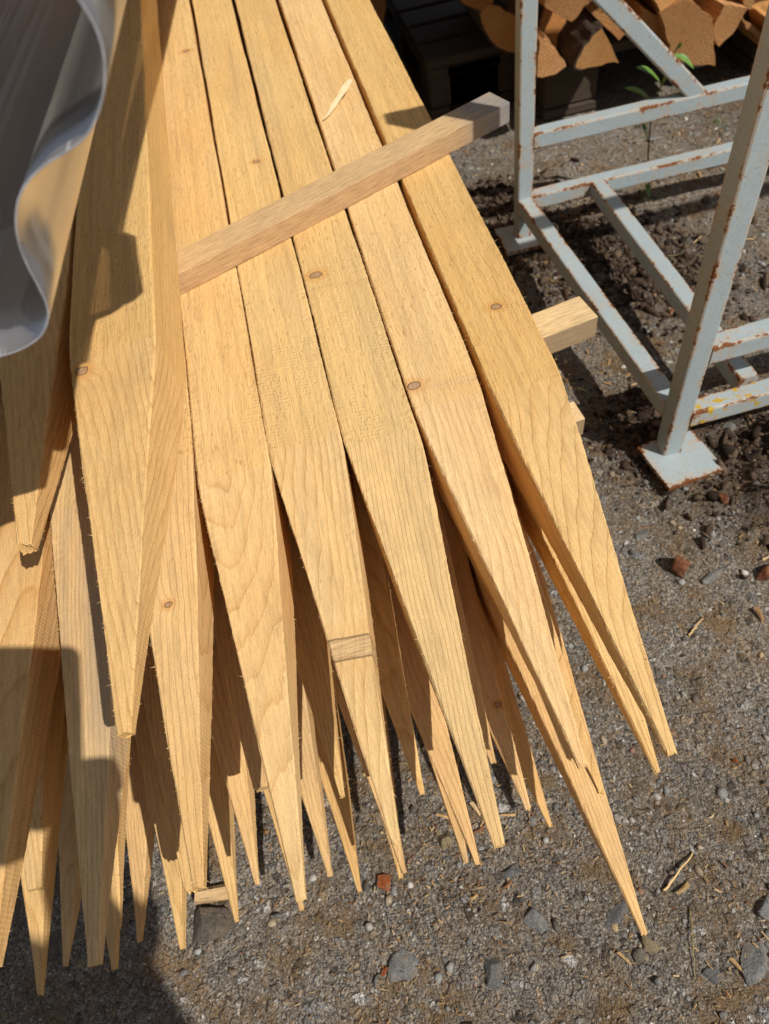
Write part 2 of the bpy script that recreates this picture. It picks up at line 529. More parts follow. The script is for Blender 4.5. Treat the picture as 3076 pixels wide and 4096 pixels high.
def make_oldwood(name, c1, c2):
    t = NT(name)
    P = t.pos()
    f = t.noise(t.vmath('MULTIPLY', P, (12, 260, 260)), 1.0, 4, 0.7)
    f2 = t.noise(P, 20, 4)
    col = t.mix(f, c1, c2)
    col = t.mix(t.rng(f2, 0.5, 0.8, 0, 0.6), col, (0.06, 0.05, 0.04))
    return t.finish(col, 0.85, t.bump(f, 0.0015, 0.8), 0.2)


def make_plastic(name='smoky_clear_plastic', lo=0.76, hi=0.88, tint=(0.46, 0.45, 0.47)):
    t = NT(name)
    P = t.pos()
    sc = t.noise(t.vmath('MULTIPLY', P, (150, 2.6, 150)), 1.0, 3, 0.7)
    scr = t.rng(sc, 0.60, 0.64, 0, 1, True)
    haze = t.noise(P, 9, 4)
    tr = t.n('ShaderNodeBsdfTransparent', {'Color': (*tint, 1)})
    tl = t.n('ShaderNodeBsdfTranslucent', {'Color': (0.68, 0.68, 0.70, 1)})
    df = t.n('ShaderNodeBsdfDiffuse')
    t.put(df.inputs[0], t.mix(scr, (0.27, 0.272, 0.295), (0.90, 0.90, 0.92)))
    body = t.n('ShaderNodeMixShader', {0: 0.45})
    t.t.links.new(df.outputs[0], body.inputs[1])
    t.t.links.new(tl.outputs[0], body.inputs[2])
    clear = t.n('ShaderNodeMixShader')
    t.put(clear.inputs[0], t.math('ADD', t.math('MULTIPLY', scr, 0.55), t.rng(haze, 0.3, 0.7, lo, hi)))
    t.t.links.new(tr.outputs[0], clear.inputs[1])
    t.t.links.new(body.outputs[0], clear.inputs[2])
    gl = t.n('ShaderNodeBsdfGlossy', {'Roughness': 0.30, 'Color': (0.75, 0.75, 0.76, 1)})
    fr = t.n('ShaderNodeFresnel', {'IOR': 1.5})
    mx = t.n('ShaderNodeMixShader')
    t.t.links.new(fr.outputs[0], mx.inputs[0])
    t.t.links.new(clear.outputs[0], mx.inputs[1])
    t.t.links.new(gl.outputs[0], mx.inputs[2])
    o = t.n('ShaderNodeOutputMaterial')
    t.t.links.new(mx.outputs[0], o.inputs[0])
    return t.m


def plain(name, c, rough=0.6, spec=0.3, nscale=None, amount=0.25, **kw):
    t = NT(name)
    if nscale:
        n = t.noise(t.pos(), nscale, 4, 0.65)
        c = t.mix(1.0, c, t.ramp(n, [(0.25, 1 - amount), (0.75, 1 + amount)]), 'MULTIPLY')
    return t.finish(c, rough, None, spec, **kw)


M['ground'] = make_ground()
M['stones'] = make_vcol('loose_stone', 0.8, 500, 0.5)
M['litter'] = make_vcol('wood_litter', 0.8, 300, 0.3)
M['crumb'] = make_vcol('soil_crumb', 0.95, 300, 0.5, 0.0015, 0.1)
M['logwood'] = make_logwood()
M['bark'] = make_bark()
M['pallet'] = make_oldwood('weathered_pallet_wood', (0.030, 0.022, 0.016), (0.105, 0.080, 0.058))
M['plastic'] = make_plastic()
M['shade_plastic'] = make_plastic('shade_sheet_plastic', 0.40, 0.48, (0.66, 0.61, 0.58))  # clearer plastic for the added overhead sheet, lightens the shadow it casts
M['edge'] = plain('frosted_plastic_edge', (0.42, 0.42, 0.45), 0.45, 0.4, 120, 0.4)
M['leaf'] = plain('fresh_green_leaf', (0.11, 0.22, 0.035), 0.45, 0.4, 90, 0.35)
M['stem'] = plain('brown_green_stem', (0.06, 0.05, 0.02), 0.7, 0.2)
M['dry'] = plain('dry_grass_blade', (0.24, 0.20, 0.08), 0.7, 0.2, 60, 0.4)

# ------------------------------------------------------------------ ground
rng = np.random.default_rng(11)


def axis_grid(lo, hi, fine_lo, fine_hi, step):
    a = list(np.arange(fine_lo, fine_hi, step))
    s, v = step, fine_lo
    left = []
    while v > lo:
        s *= 1.35
        v -= s
        left.append(v)
    s, v = step, a[-1]
    right = []
    while v < hi:
        s *= 1.35
        v += s
        right.append(v)
    return np.array(left[::-1] + a + right)


VTAB = {}


def vnoise(x, y, sc, sd):
    """smooth value noise on arrays"""
    if sd not in VTAB:
        VTAB[sd] = np.random.default_rng(sd).random((128, 128))
    tab = VTAB[sd]
    X, Y = x * sc, y * sc
    i, j = np.floor(X).astype(int), np.floor(Y).astype(int)
    fx, fy = X - i, Y - j
    fx, fy = fx * fx * (3 - 2 * fx), fy * fy * (3 - 2 * fy)
    g = lambda a, b: tab[a % 128, b % 128]
    return (g(i, j) * (1 - fx) + g(i + 1, j) * fx) * (1 - fy) + (g(i, j + 1) * (1 - fx) + g(i + 1, j + 1) * fx) * fy


SOIL = [(0.60, 0.60, 0.13, 0.014), (0.68, 0.52, 0.12, 0.020), (0.57, 0.52, 0.07, 0.016), (0.78, 0.62, 0.13, 0.01), (0.52, 1.20, 0.16, 0.006), (0.46, 0.70, 0.10, 0.0),
        (0.62, 1.08, 0.14, 0.004), (0.40, 1.42, 0.12, 0.004), (0.9, 0.5, 0.14, 0.008)]


def soil_mask(x, y):
    m = np.zeros_like(x)
    for sx, sy, sr, sh in SOIL:
        m = np.maximum(m, np.exp(-((x - sx) ** 2 + (y - sy) ** 2) / (sr * sr)))
    return m


def ground_h(x, y):
    h = (vnoise(x + 9, y + 9, 3, 1) - 0.5) * 0.010 + (vnoise(x + 9, y + 9, 14, 2) - 0.5) * 0.005
    h += (vnoise(x + 9, y + 9, 55, 3) - 0.5) * 0.0035 + (vnoise(x + 9, y + 9, 130, 5) - 0.5) * 0.0016
    for sx, sy, sr, sh in SOIL:
        g = np.exp(-((x - sx) ** 2 + (y - sy) ** 2) / (sr * sr))
        h += g * sh * (0.3 + 1.4 * vnoise(x + 9, y + 9, 42, 4))
    return h - 0.004


gx = axis_grid(-40, 40, -0.75, 1.25, 0.0075)
gy = axis_grid(-40, 60, -0.25, 1.9, 0.0075)
GX, GY = np.meshgrid(gx, gy)
GZ = ground_h(GX, GY)
far = np.maximum(np.abs(GX), np.abs(GY)) > 4
GZ[far] = -0.004
nx, ny = len(gx), len(gy)
idx = np.arange(nx * ny).reshape(ny, nx)
quads = np.stack([idx[:-1, :-1], idx[:-1, 1:], idx[1:, 1:], idx[1:, :-1]], -1).reshape(-1, 4)
ground = mesh_obj('ground', np.stack([GX, GY, GZ], -1).reshape(-1, 3).tolist(), quads.tolist(), M['ground'], smooth=True,
                  attrs={'soil': ('FLOAT', soil_mask(GX, GY).ravel())})
tag(ground, kind='structure')

# loose stones: base shapes, thousands of copies in one mesh
ico = bmesh.new()
bmesh.ops.create_icosphere(ico, subdivisions=2, radius=1.0)
ICO_V = np.array([v.co[:] for v in ico.verts])
ICO_F = np.array([[v.index for v in f.verts] for f in ico.faces])
ico.free()
ico = bmesh.new()
bmesh.ops.create_icosphere(ico, subdivisions=1, radius=1.0)
ICO1_V = np.array([v.co[:] for v in ico.verts])
ICO1_F = np.array([[v.index for v in f.verts] for f in ico.faces])
ico.free()


def rock_shape(r, V=ICO_V, cuts=7):
    """a rounded lump with a few flat broken faces"""
    v = V.copy()
    for _ in range(cuts + 5):
        n = r.normal(size=3)
        n /= np.linalg.norm(n)
        d = r.uniform(0.35, 0.8)
        s = v @ n - d
        v[s > 0] -= np.outer(s[s > 0], n) * 0.97
    return v / max(0.3, np.abs(v).max()) * 0.95


def scatter(name, count, size_fn, tone_fn, mat, xr, yr, keep=None, flat=0.7, sink=0.25, shapes=16, lo=False, sd=3, aniso=(1.15, 0.95, 0.8)):
    r = np.random.default_rng(sd)
    base = [rock_shape(r, ICO1_V if lo else ICO_V) for _ in range(shapes)]
    Fb = ICO1_F if lo else ICO_F
    VS, FS, TS, n = [], [], [], 0
    made = 0
    while made < count:
        x, y = r.uniform(*xr), r.uniform(*yr)
        if keep is not None and r.random() > keep(x, y):
            continue
        s = size_fn(r)
        q = r.normal(size=(3, 3))
        q, _ = np.linalg.qr(q)
        v = (base[r.integers(shapes)] * (s * np.array(aniso) * r.uniform(0.7, 1.25, 3))) @ q
        v[:, 2] *= flat
        z = float(ground_h(np.array([x]), np.array([y]))[0])
        v = v + np.array([x, y, z + s * flat * (0.5 - sink)])
        VS.append(v)
        FS.append(Fb + n)
        TS.append(np.tile(np.append(tone_fn(r), 1.0), (len(v), 1)))
        n += len(v)
        made += 1
    VV, FF, TT = np.concatenate(VS).astype(np.float32), np.concatenate(FS).astype(np.int32), np.concatenate(TS).astype(np.float32)
    me = bpy.data.meshes.new(name)
    me.vertices.add(len(VV))
    me.vertices.foreach_set('co', VV.ravel())
    me.loops.add(FF.size)
    me.loops.foreach_set('vertex_index', FF.ravel())
    me.polygons.add(len(FF))
    me.polygons.foreach_set('loop_start', np.arange(0, FF.size, 3, dtype=np.int32))
    me.polygons.foreach_set('loop_total', np.full(len(FF), 3, dtype=np.int32))
    me.materials.append(mat)
    a = me.attributes.new('tone', 'FLOAT_COLOR', 'POINT')
    a.data.foreach_set('color', TT.ravel())
    me.update(calc_edges=True)
    me.validate()
    o = bpy.data.objects.new(name, me)
    COL.objects.link(o)
    return o


TONES = np.array([(0.11, 0.105, 0.10), (0.18, 0.175, 0.165), (0.24, 0.235, 0.22), (0.15, 0.12, 0.09), (0.23, 0.18, 0.125), (0.32, 0.30, 0.27),
                  (0.48, 0.46, 0.42), (0.07, 0.06, 0.05), (0.19, 0.11, 0.07), (0.30, 0.21, 0.12)])
TW = np.array([0.17, 0.18, 0.13, 0.15, 0.12, 0.08, 0.03, 0.08, 0.03, 0.03])
stone_tone = lambda r: TONES[r.choice(len(TONES), p=TW / TW.sum())] * r.uniform(0.9, 1.7)
g1 = scatter('gravel', 21000, lambda r: min(0.0010 * (1 - r.random()) ** -0.52, 0.0075), stone_tone, M['stones'], (-0.45, 1.1), (-0.12, 1.75), sd=21, lo=True, shapes=40, sink=0.42)
tag(g1, 'loose grey and brown gravel stones bedded in the yard', 'gravel', kind='stuff')
crumb_tone = lambda r: np.array([(0.055, 0.036, 0.026), (0.085, 0.058, 0.04), (0.12, 0.085, 0.06), (0.035, 0.024, 0.018)][r.integers(4)]) * r.uniform(0.8, 1.2)
g2 = scatter('soil_crumbs', 11000, lambda r: min(0.0020 * (1 - r.random()) ** -0.56, 0.012), crumb_tone, M['crumb'], (0.33, 1.05), (0.36, 1.55),
             keep=lambda x, y: float(soil_mask(np.array([x]), np.array([y]))[0]) ** 1.5, flat=0.8, sink=0.15, sd=5, lo=True, shapes=40, aniso=(1.5, 1.0, 0.45))
tag(g2, 'dark crumbly soil heaped round the steel rack feet', 'soil', kind='stuff')


def litter(name, count, sd):
    r = np.random.default_rng(sd)
    V, Fc, T = [], [], []
    cl = r.uniform([-0.4, -0.1], [1.0, 1.5], (26, 2))
    tones = np.array([(0.42, 0.27, 0.12), (0.30, 0.17, 0.07), (0.50, 0.36, 0.19), (0.22, 0.10, 0.045), (0.16, 0.11, 0.07)])
    for _ in range(count):
        if r.random() < 0.55:
            c = cl[r.integers(len(cl))]
            x, y = r.normal(c, 0.06)
        else:
            x, y = r.uniform(-0.45, 1.05), r.uniform(-0.12, 1.6)
        L = r.uniform(0.0010, 0.0034) * (3.0 if r.random() < 0.04 else 1)
        wd = L * r.uniform(0.10, 0.35)
        a, b = r.uniform(0, 6.283), r.uniform(-0.4, 0.4)
        d = np.array([math.cos(a), math.sin(a), b]) * L
        q = np.array([-math.sin(a), math.cos(a), r.uniform(-0.3, 0.3)]) * wd
        c = np.array([x, y, float(ground_h(np.array([x]), np.array([y]))[0]) + 0.0022 + abs(b) * L])
        up = np.array([0, 0, wd * 0.6])
        n = len(V)
        V += [c - d - q, c + d - q * .6, c + d * .9 + q * .6, c - d * .8 + q, c + up]
        Fc += [(n, n + 1, n + 4), (n + 1, n + 2, n + 4), (n + 2, n + 3, n + 4), (n + 3, n, n + 4)]
        T += [np.append(tones[r.choice(5, p=[.34, .26, .14, .14, .12])] * r.uniform(.75, 1.2), 1)] * 5
    return mesh_obj(name, V, Fc, M['litter'], attrs={'tone': ('COLOR', np.array(T))})


tag(litter('sawdust_litter', 13000, 9), 'tan sawdust and small wood shavings strewn over the gravel', 'sawdust', kind='stuff')


def gz(x, y):
    return float(ground_h(np.array([x]), np.array([y]))[0])


def single_rock(name, loc, size, mat, sd, label, cat='stone', rz=0.0, cuts=9):
    r = np.random.default_rng(sd)
    ic = bmesh.new()
    bmesh.ops.create_icosphere(ic, subdivisions=4, radius=1.0)
    v = np.array([a.co[:] for a in ic.verts])
    f = [[a.index for a in p.verts] for p in ic.faces]
    ic.free()
    v = rock_shape(r, v, cuts)
    nn = vnoise(v[:, 0] * 2 + 9, v[:, 1] * 2 + v[:, 2] * 1.7 + 9, 1.6, sd + 1) - 0.5
    v = v * (1 + 0.14 * nn[:, None])
    v = v * np.array(size)
    o = mesh_obj(name, v.tolist(), f, mat, smooth=True)
    o.location = loc
    o.rotation_euler = (0, 0, rz)
    return tag(o, label, cat)


M['rock_dark'] = make_rock('dusty_dark_rock', (0.085, 0.072, 0.058), (0.17, 0.145, 0.115))
M['rock_grey'] = make_rock('blue_grey_rock', (0.10, 0.10, 0.098), (0.27, 0.265, 0.25))
M['rock_slate'] = make_rock('slate_rock', (0.09, 0.09, 0.09), (0.17, 0.168, 0.165))
M['rock_tan'] = make_rock('tan_rock', (0.17, 0.13, 0.075), (0.28, 0.22, 0.13))
M['rust_chip'] = make_rock('orange_bark_chip', (0.24, 0.055, 0.015), (0.42, 0.13, 0.04), 260)
M['brown_bark'] = make_rock('brown_bark_chunk', (0.07, 0.025, 0.012), (0.30, 0.12, 0.05), 90)



def ray(px, py):
    """direction of sight through a point of the survey photo (1661 x 2212)"""
    return EX * (px - 830.5) + EY * (1106 - py) + Fv * 1515.0


def at(px, py, z):
    r = ray(px, py)
    return Vector((0, 0, CAM_Z)) + r * ((z - CAM_Z) / r.z)


def aty(px, py, y):
    r = ray(px, py)
    return Vector((0, 0, CAM_Z)) + r * (y / r.y)


# ------------------------------------------------------------------ pointed stakes
SLOPE = 0.033            # the pile dips slightly towards the points
W_ST = 0.150 * U         # a stake is 67 mm square
W_BIG = 0.0762           # the loose stakes on top are a little thicker
BAT_H = 0.0245           # batten height
PITCH_Z = 0.218 * U      # stake plus batten
LEN = 1.95


def top_z(layer, y):
    """height of the top face of a row; layer 0 is the top full row, 1 the stakes lying on it, -1.. the rows below"""
    return PILE_Z + U * (-0.030 + SLOPE * (y / U - 1.0)) + (layer * PITCH_Z if layer < 1 else BAT_H + 0.0012 + W_BIG)


def stake_mesh(r, T, tip_x, tip_z, tip_w, ragged, width):
    """local frame: y along the stake, 0 at the point; body axis at x = z = 0"""
    hw = width / 2
    ys = list(np.arange(0, 0.62, 0.004)) + list(np.arange(0.62, 1.2, 0.010)) + list(np.arange(1.2, LEN, 0.03)) + [LEN]
    Ts = [T * r.uniform(0.94, 1.05) for _ in range(4)]       # left, right, top, bottom saw cuts
    th = tip_w / 2
    V, Fc, mi = [], [], []
    nseg = 7
    ph = r.uniform(0, 6, 8)
    for k, y in enumerate(ys):
        lim = []
        for q, (sgn, off) in enumerate(((-1, tip_x), (1, tip_x), (1, tip_z), (-1, tip_z))):
            f = y / Ts[q]
            f = max(0.0, 0.5 * (f + 1 - math.sqrt((f - 1) ** 2 + 0.0022)))      # the saw eases into the wood
            lim.append((off + sgn * th) * (1 - f) + sgn * hw * f)
        xl, xr, zt, zb = lim
        rough = 0.00014 * min(1, 0.35 + y / T)
        if y <= 0: rough = 0.0003 * ragged
        bv = min(0.0011, 0.12 * (xr - xl))
        ring = []
        cor = [(xl, zt), (xr, zt), (xr, zb), (xl, zb)]
        for c in range(4):
            a, b = np.array(cor[c]), np.array(cor[(c + 1) % 4])
            d = (b - a) / max(1e-6, np.linalg.norm(b - a))
            L = np.linalg.norm(b - a)
            nrm = np.array([-d[1], d[0]])
            for t in ([bv / max(L, 1e-6)] + [0.2, 0.4, 0.6, 0.8] + [1 - bv / max(L, 1e-6)]):
                t = min(max(t, 0.02), 0.98)
                p = a + (b - a) * t
                on_edge = t < 0.15 or t > 0.85
                if on_edge: p = p + r.normal(0, rough, 2)
                # slow unevenness of a sawn face
                p = p + nrm * (0.0004 * math.sin(y * 23 + ph[c] + t * 2) + 0.00012 * math.sin(y * 71 + ph[c + 4]))
                ring.append(p)
        dy = r.normal(0, 0.0005 * ragged, len(ring)) if y <= 0 else np.zeros(len(ring))
        for p, e in zip(ring, dy):
            V.append((p[0], y + e, p[1]))
    R_ = 24
    for k in range(len(ys) - 1):
        for j in range(R_):
            a = k * R_ + j
            b = k * R_ + (j + 1) % R_
            Fc.append((a, b, b + R_, a + R_))
            side = j // 6
            Tq = (Ts[2], Ts[1], Ts[3], Ts[0])[side]
            mi.append(1 if ys[k] + 0.002 < Tq else 0)
    Fc.append(tuple(range(R_ - 1, -1, -1)))
    mi.append(0)
    n = (len(ys) - 1) * R_
    Fc.append(tuple(n + j for j in range(R_)))
    mi.append(0)
    # torn fibres standing off the long edges and the point
    for k, y in enumerate(ys):
        if y > 1.1: break
        for c in (0, 5, 6, 11, 12, 17, 18, 23):
            pr = (0.46 if y > T else 0.30)
            if c in (12, 17): pr *= 0.3
            if r.random() < pr:
                b = np.array(V[k * R_ + c])
                out = np.array([b[0], 0, b[2]])
                out /= max(1e-6, np.linalg.norm(out))
                dv = out * r.uniform(0.3, 1.0) + np.array([0, r.uniform(-1.0, 0.7), 0]) + r.normal(0, 0.3, 3)
                dv = dv / np.linalg.norm(dv) * (r.uniform(0.0010, 0.0030) if r.random() < 0.88 else r.uniform(0.003, 0.0060))
                sidev = np.array([0, 1, 0]) * 0.00022 + r.normal(0, 0.00008, 3)
                i = len(V)
                V += [tuple(b - sidev - out * 0.0004), tuple(b + sidev - out * 0.0004), tuple(b + dv * .6 + np.array([0, 0, .0001])), tuple(b + dv)]
                Fc += [(i, i + 1, i + 2), (i, i + 2, i + 3)]
                mi += [2, 2]
    for _ in range(int(6 * ragged)):
        b = np.array([tip_x + r.uniform(-th, th), 0.001, tip_z + r.uniform(-th, th)])
        dv = np.array([r.normal(0, .5), -1, r.normal(0, .5)]) * r.uniform(0.0008, 0.0024)
        i = len(V)
        V += [tuple(b + (.0003, 0, 0)), tuple(b - (.0003, 0, 0)), tuple(b + dv * .5 + np.array([0, 0, .0002])), tuple(b + dv)]
        Fc += [(i, i + 1, i + 2), (i, i + 2, i + 3)]
        mi += [2, 2]
    return V, Fc, mi


def stake(layer, tip_px, xc, yaw, label, group, T=0.33, tip_w=0.0085, ragged=1.0, grey=0.10, band=None, tint=(1, 1, 1), pith=None, rw=0.0036,
          knots=(), sd=0, tip_world=None, dz=0.0):
    """xc: sideways place of the body (in units) where it crosses y = 1 unit; yaw: dx/dy"""
    r = np.random.default_rng(1000 + sd)
    width = W_BIG if layer == 1 else W_ST
    sl = SLOPE
    # the point lies on the sight line through tip_px at the height of the stake's axis
    if tip_world is None:
        y = 0.2 * U
        for _ in range(6):
            y = at(*tip_px, top_z(layer, y) - width / 2 + dz).y
        tw = at(*tip_px, top_z(layer, y) - width / 2 + dz)
    else:
        tw = Vector(tip_world)
    d = Vector((yaw, 1.0, sl)).normalized()
    sx = Vector((1, -yaw, 0)).normalized()
    up = sx.cross(d).normalized()
    anchor = Vector((xc * U, U, top_z(layer, U) - width / 2))
    # foot of the point on the axis
    s = (tw - anchor).dot(d)
    o0 = anchor + d * s
    tip_x = max(-0.022, min(0.022, (tw - o0).dot(sx)))
    tip_z = max(-0.022, min(0.022, (tw - o0).dot(up))) + dz * 0
    V, Fc, mi = stake_mesh(r, T, tip_x, tip_z, tip_w, ragged, width)
    o = mesh_obj('pointed_stake', V, Fc, [M['sawn'], M['cut'], M['fibre']], mat_idx=mi)
    o.matrix_world = Matrix(((sx.x, d.x, up.x, o0.x), (sx.y, d.y, up.y, o0.y), (sx.z, d.z, up.z, o0.z), (0, 0, 0, 1)))
    o['seed'] = float(r.uniform(0, 50))
    if pith is None:
        a = r.uniform(0, 6.283)
        q = r.uniform(0.035, 0.11)
        pith = (math.cos(a) * q, r.uniform(-0.03, 0.03), math.sin(a) * q)
    o['pith'] = [float(v) for v in pith]
    o['ring_width'] = float(rw * r.uniform(0.9, 1.15))
    o['grey'] = float(grey)
    k = r.uniform(0.94, 1.05)
    o['tint'] = [float(tint[0] * k), float(tint[1] * k * r.uniform(.98, 0.998)), float(tint[2] * k * r.uniform(.92, 1.01))]
    inv = o.matrix_world.inverted()
    ks = []
    for kp in knots:
        pw = at(kp[0], kp[1], top_z(layer, 1.0 * U) if len(kp) < 4 else kp[3])
        pw = at(kp[0], kp[1], top_z(layer, pw.y) - (0.0 if len(kp) < 4 else 0))
        pl = inv @ pw
        ks.append([pl.x, pl.y, kp[2]])
    if not ks and r.random() < 0.2:
        ks.append([r.uniform(-0.02, 0.02), r.uniform(0.4, 1.3), r.uniform(0.003, 0.007)])
    for q, nm in enumerate(('knot_a', 'knot_b', 'knot_c')):
        o[nm] = [float(v) for v in (ks[q] if q < len(ks) else (9.0, 9.0, 0.001))]
    if band:
        pb = at(band[0], band[1], top_z(layer, U))
        pb = inv @ at(band[0], band[1], top_z(layer, pb.y))
        o['band'] = [float(pb.y + 0.10 * pb.x), float(band[2]), float(band[3])]
    else:
        o['band'] = [9.0, 0.001, 0.0]
    tag(o, label, 'wooden stake', group)
    return o


GT = 'pointed stakes of the top full row'
G1 = 'pointed stakes lying above the top full row'
ROWS = {-1: ('second', 'pointed stakes of the second row down'), -2: ('third', 'pointed stakes of the third row down'),
        -3: ('fourth', 'pointed stakes of the fourth row down')}

# the loose stakes on top
stake(1, (272, 1588), -0.421, -0.0225, 'stake lying highest, half shaded, its right side face showing', G1,
      T=0.335, tint=(1.0, 0.94, 0.82), knots=((172, 797, 0.0055),), band=(245, 822, 0.010, 0.25), rw=0.0042, pith=(-0.07, 0.0, -0.05), sd=1, tip_w=0.0085)
stake(1, (60, 1185), -0.600, -0.026, 'shorter stake beside the plastic sheet, its blunt tip broken off ragged', G1,
      T=0.30, tint=(0.98, 0.90, 0.76), rw=0.0046, pith=(0.06, 0.0, 0.06), sd=2, tip_w=0.011, ragged=2.5)
stake(1, (-60, 1010), -0.785, -0.028, 'orange stake at the left photo edge tucked under the corrugated plastic sheet', G1,
      T=0.30, tint=(0.95, 0.72, 0.45), sd=3, tip_w=0.010)

# the top full row, from the right
stake(0, (1450, 1630), 0.343, -0.014, 'outermost right stake of the top row with arched grain along its point', GT,
      T=0.34, tint=(1.0, 0.95, 0.82), pith=(0.034, 0.02, -0.055), rw=0.0042, knots=((1071, 661, 0.0052),), sd=11, tip_w=0.0065)
stake(0, (1259, 1655), 0.180, -0.016, 'stake of the top row carrying the curled pale splinter', GT,
      T=0.335, tint=(1.03, 1.03, 1.05), pith=(-0.08, 0.0, 0.10), rw=0.0046, knots=((893, 832, 0.006),), band=(960, 828, 0.006, 0.35), sd=12, tip_w=0.006, ragged=1.8)
stake(0, (1078, 1828), 0.0275, -0.022, 'stake of the top row with a brown knot and resin patch below the cross batten', GT,
      T=0.33, tint=(1.0, 0.98, 0.92), pith=(0.075, 0.03, -0.02), rw=0.0036, knots=((681, 593, 0.0066),), band=(688, 622, 0.0035, 0.3), sd=13, tip_w=0.0072, grey=0.22)
stake(0, (855, 1820), -0.124, -0.028, 'stake of the top row with a dark banded knot line across its point', GT,
      T=0.325, tint=(1.01, 1.0, 0.97), pith=(-0.06, 0.0, 0.12), band=(755, 1378, 0.0085, 1.0), sd=14, tip_w=0.0055, ragged=2.2, grey=0.2)
stake(0, (650, 1945), -0.275, -0.034, 'stake of the top row with small torn chips along its right edge near the point', GT,
      T=0.335, tint=(1.03, 1.01, 0.98), pith=(-0.02, 0.0, 0.14), sd=15, tip_w=0.006, ragged=1.5)
stake(0, (432, 1918), -0.427, -0.038, 'top row stake half hidden by the highest stake, tiny knot on its point', GT,
      T=0.36, tint=(1.02, 0.98, 0.92), pith=(0.06, 0.02, 0.01), rw=0.0046, knots=((350, 1292, 0.0032),), sd=16, tip_w=0.008)
stake(0, (206, 2085), -0.580, -0.040, 'greyish weathered stake of the top row under the shadow of the highest stake', GT,
      T=0.34, tint=(0.95, 0.92, 0.86), pith=(-0.09, 0.0, 0.03), grey=0.75, sd=17, tip_w=0.0075)
stake(0, (-22, 2090), -0.733, -0.042, 'wavy grained stake of the top row at the left photo edge', GT,
      T=0.34, tint=(1.0, 0.93, 0.82), pith=(0.02, 0.05, -0.05), rw=0.0075, sd=18, tip_w=0.012)

# the rows below: point in the photo, seen between the stakes above
LOWER = {
    -1: [((1420, 1668), 0.372), ((1299, 1713), 0.218), ((1066, 1649), 0.064), ((911, 1713), -0.090), ((740, 1722), -0.243), ((565, 1704), -0.396),
         ((418, 1923), -0.550), ((275, 1997), -0.703), ((85, 1920), -0.857)],
    -2: [((1440, 1560), 0.412), ((1391, 2018), 0.255), ((1141, 1748), 0.104), ((1031, 1866), -0.048), ((905, 1876), -0.200), ((722, 1889), -0.352),
         ((561, 1909), -0.505), ((395, 2049), -0.659), ((262, 2090), -0.812), ((133, 2134), -0.966)],
    -3: [(None, 0.300), ((1189, 1785), 0.146), (None, -0.008), (None, -0.160), ((777, 1926), -0.314), ((659, 1964), -0.468), ((526, 1986), -0.622),
         (None, -0.776), ((6, 2126), -0.930)],
}
ORD = ['outermost right', 'second from the right', 'third from the right', 'fourth from the right', 'fifth from the right', 'sixth from the right',
       'seventh from the right', 'eighth from the right', 'ninth from the right', 'tenth from the right']
BLUNT = {(565, 1704), (418, 1923), (85, 1920)}
for lay, lst in LOWER.items():
    word, grp = ROWS[lay]
    for i, (tp, xc) in enumerate(lst):
        extra = 'its blunt tip showing' if tp in BLUNT else ('reaching furthest over the gravel' if tp == (1391, 2018) else 'its sharp point showing')
        if tp is None or tp == (1440, 1560): extra = 'mostly covered'
        kw = {}
        if tp is None:
            kw['tip_world'] = (xc * U, 0.30 * U, top_z(lay, 0.3 * U) - W_ST / 2)
        kn = ((1075, 1505, 0.0035),) if tp == (1141, 1748) else ()
        stake(lay, tp, xc, -0.012 - 0.022 * (0.4 - xc), 'pointed stake, %s row down, %s, %s' % (word, ORD[i], extra), grp,
              T=0.33, tip_w=0.012 if tp in BLUNT else 0.0042, ragged=1.4, tint=(0.99, 0.94, 0.84), knots=kn, sd=100 - lay * 20 + i,
              grey=0.35 if i % 3 == 2 else 0.1, **kw)

# ------------------------------------------------------------------ battens between the rows, bearers below
GB = 'thin battens laid across the rows of stakes'
TILT = math.atan(SLOPE)


def batten(name, c, length, width, thick, ang, label, mat, sd, grey_from=9.0, grey_to=9.5, group=GB):
    r = np.random.default_rng(sd)
    V, Fc = [], []
    xs = np.linspace(-length / 2, length / 2, max(8, int(length / 0.006)))
    for x in xs:
        for (a, b) in ((-1, -1), (-.93, -1), (.93, -1), (1, -1), (1, -.86), (1, .86), (1, 1), (.93, 1), (-.93, 1), (-1, 1), (-1, .86), (-1, -.86)):
            k = 0.985 if abs(a) == 1 and abs(b) == 1 else 1
            V.append((x, a * k * width / 2 + r.normal(0, 0.00006), b * k * thick / 2 + r.normal(0, 0.00004)))
    n = 12
    for k in range(len(xs) - 1):
        for j in range(n):
            Fc.append((k * n + j, k * n + (j + 1) % n, (k + 1) * n + (j + 1) % n, (k + 1) * n + j))
    Fc.append(tuple(range(n - 1, -1, -1)))
    Fc.append(tuple((len(xs) - 1) * n + j for j in range(n)))
    o = mesh_obj(name, V, Fc, mat)
    o.rotation_euler = (Matrix.Rotation(TILT, 3, 'X') @ Matrix.Rotation(ang, 3, 'Z')).to_euler()
    o.location = c
    o['seed'] = float(sd)
    o['grey_from'], o['grey_to'] = float(grey_from), float(grey_to)
    return tag(o, label, 'batten', group)


def bat_line(end, ang, length, layer, label, mat, sd, width, thick, **kw):
    """end: middle of the right end, in units"""
    c = Vector((end[0] * U - math.cos(ang) * length / 2, end[1] * U - math.sin(ang) * length / 2, 0))
    c.z = top_z(layer, c.y) + thick / 2 + 0.0006
    return batten('batten', c, length, width, thick, ang, label, mat, sd, **kw)


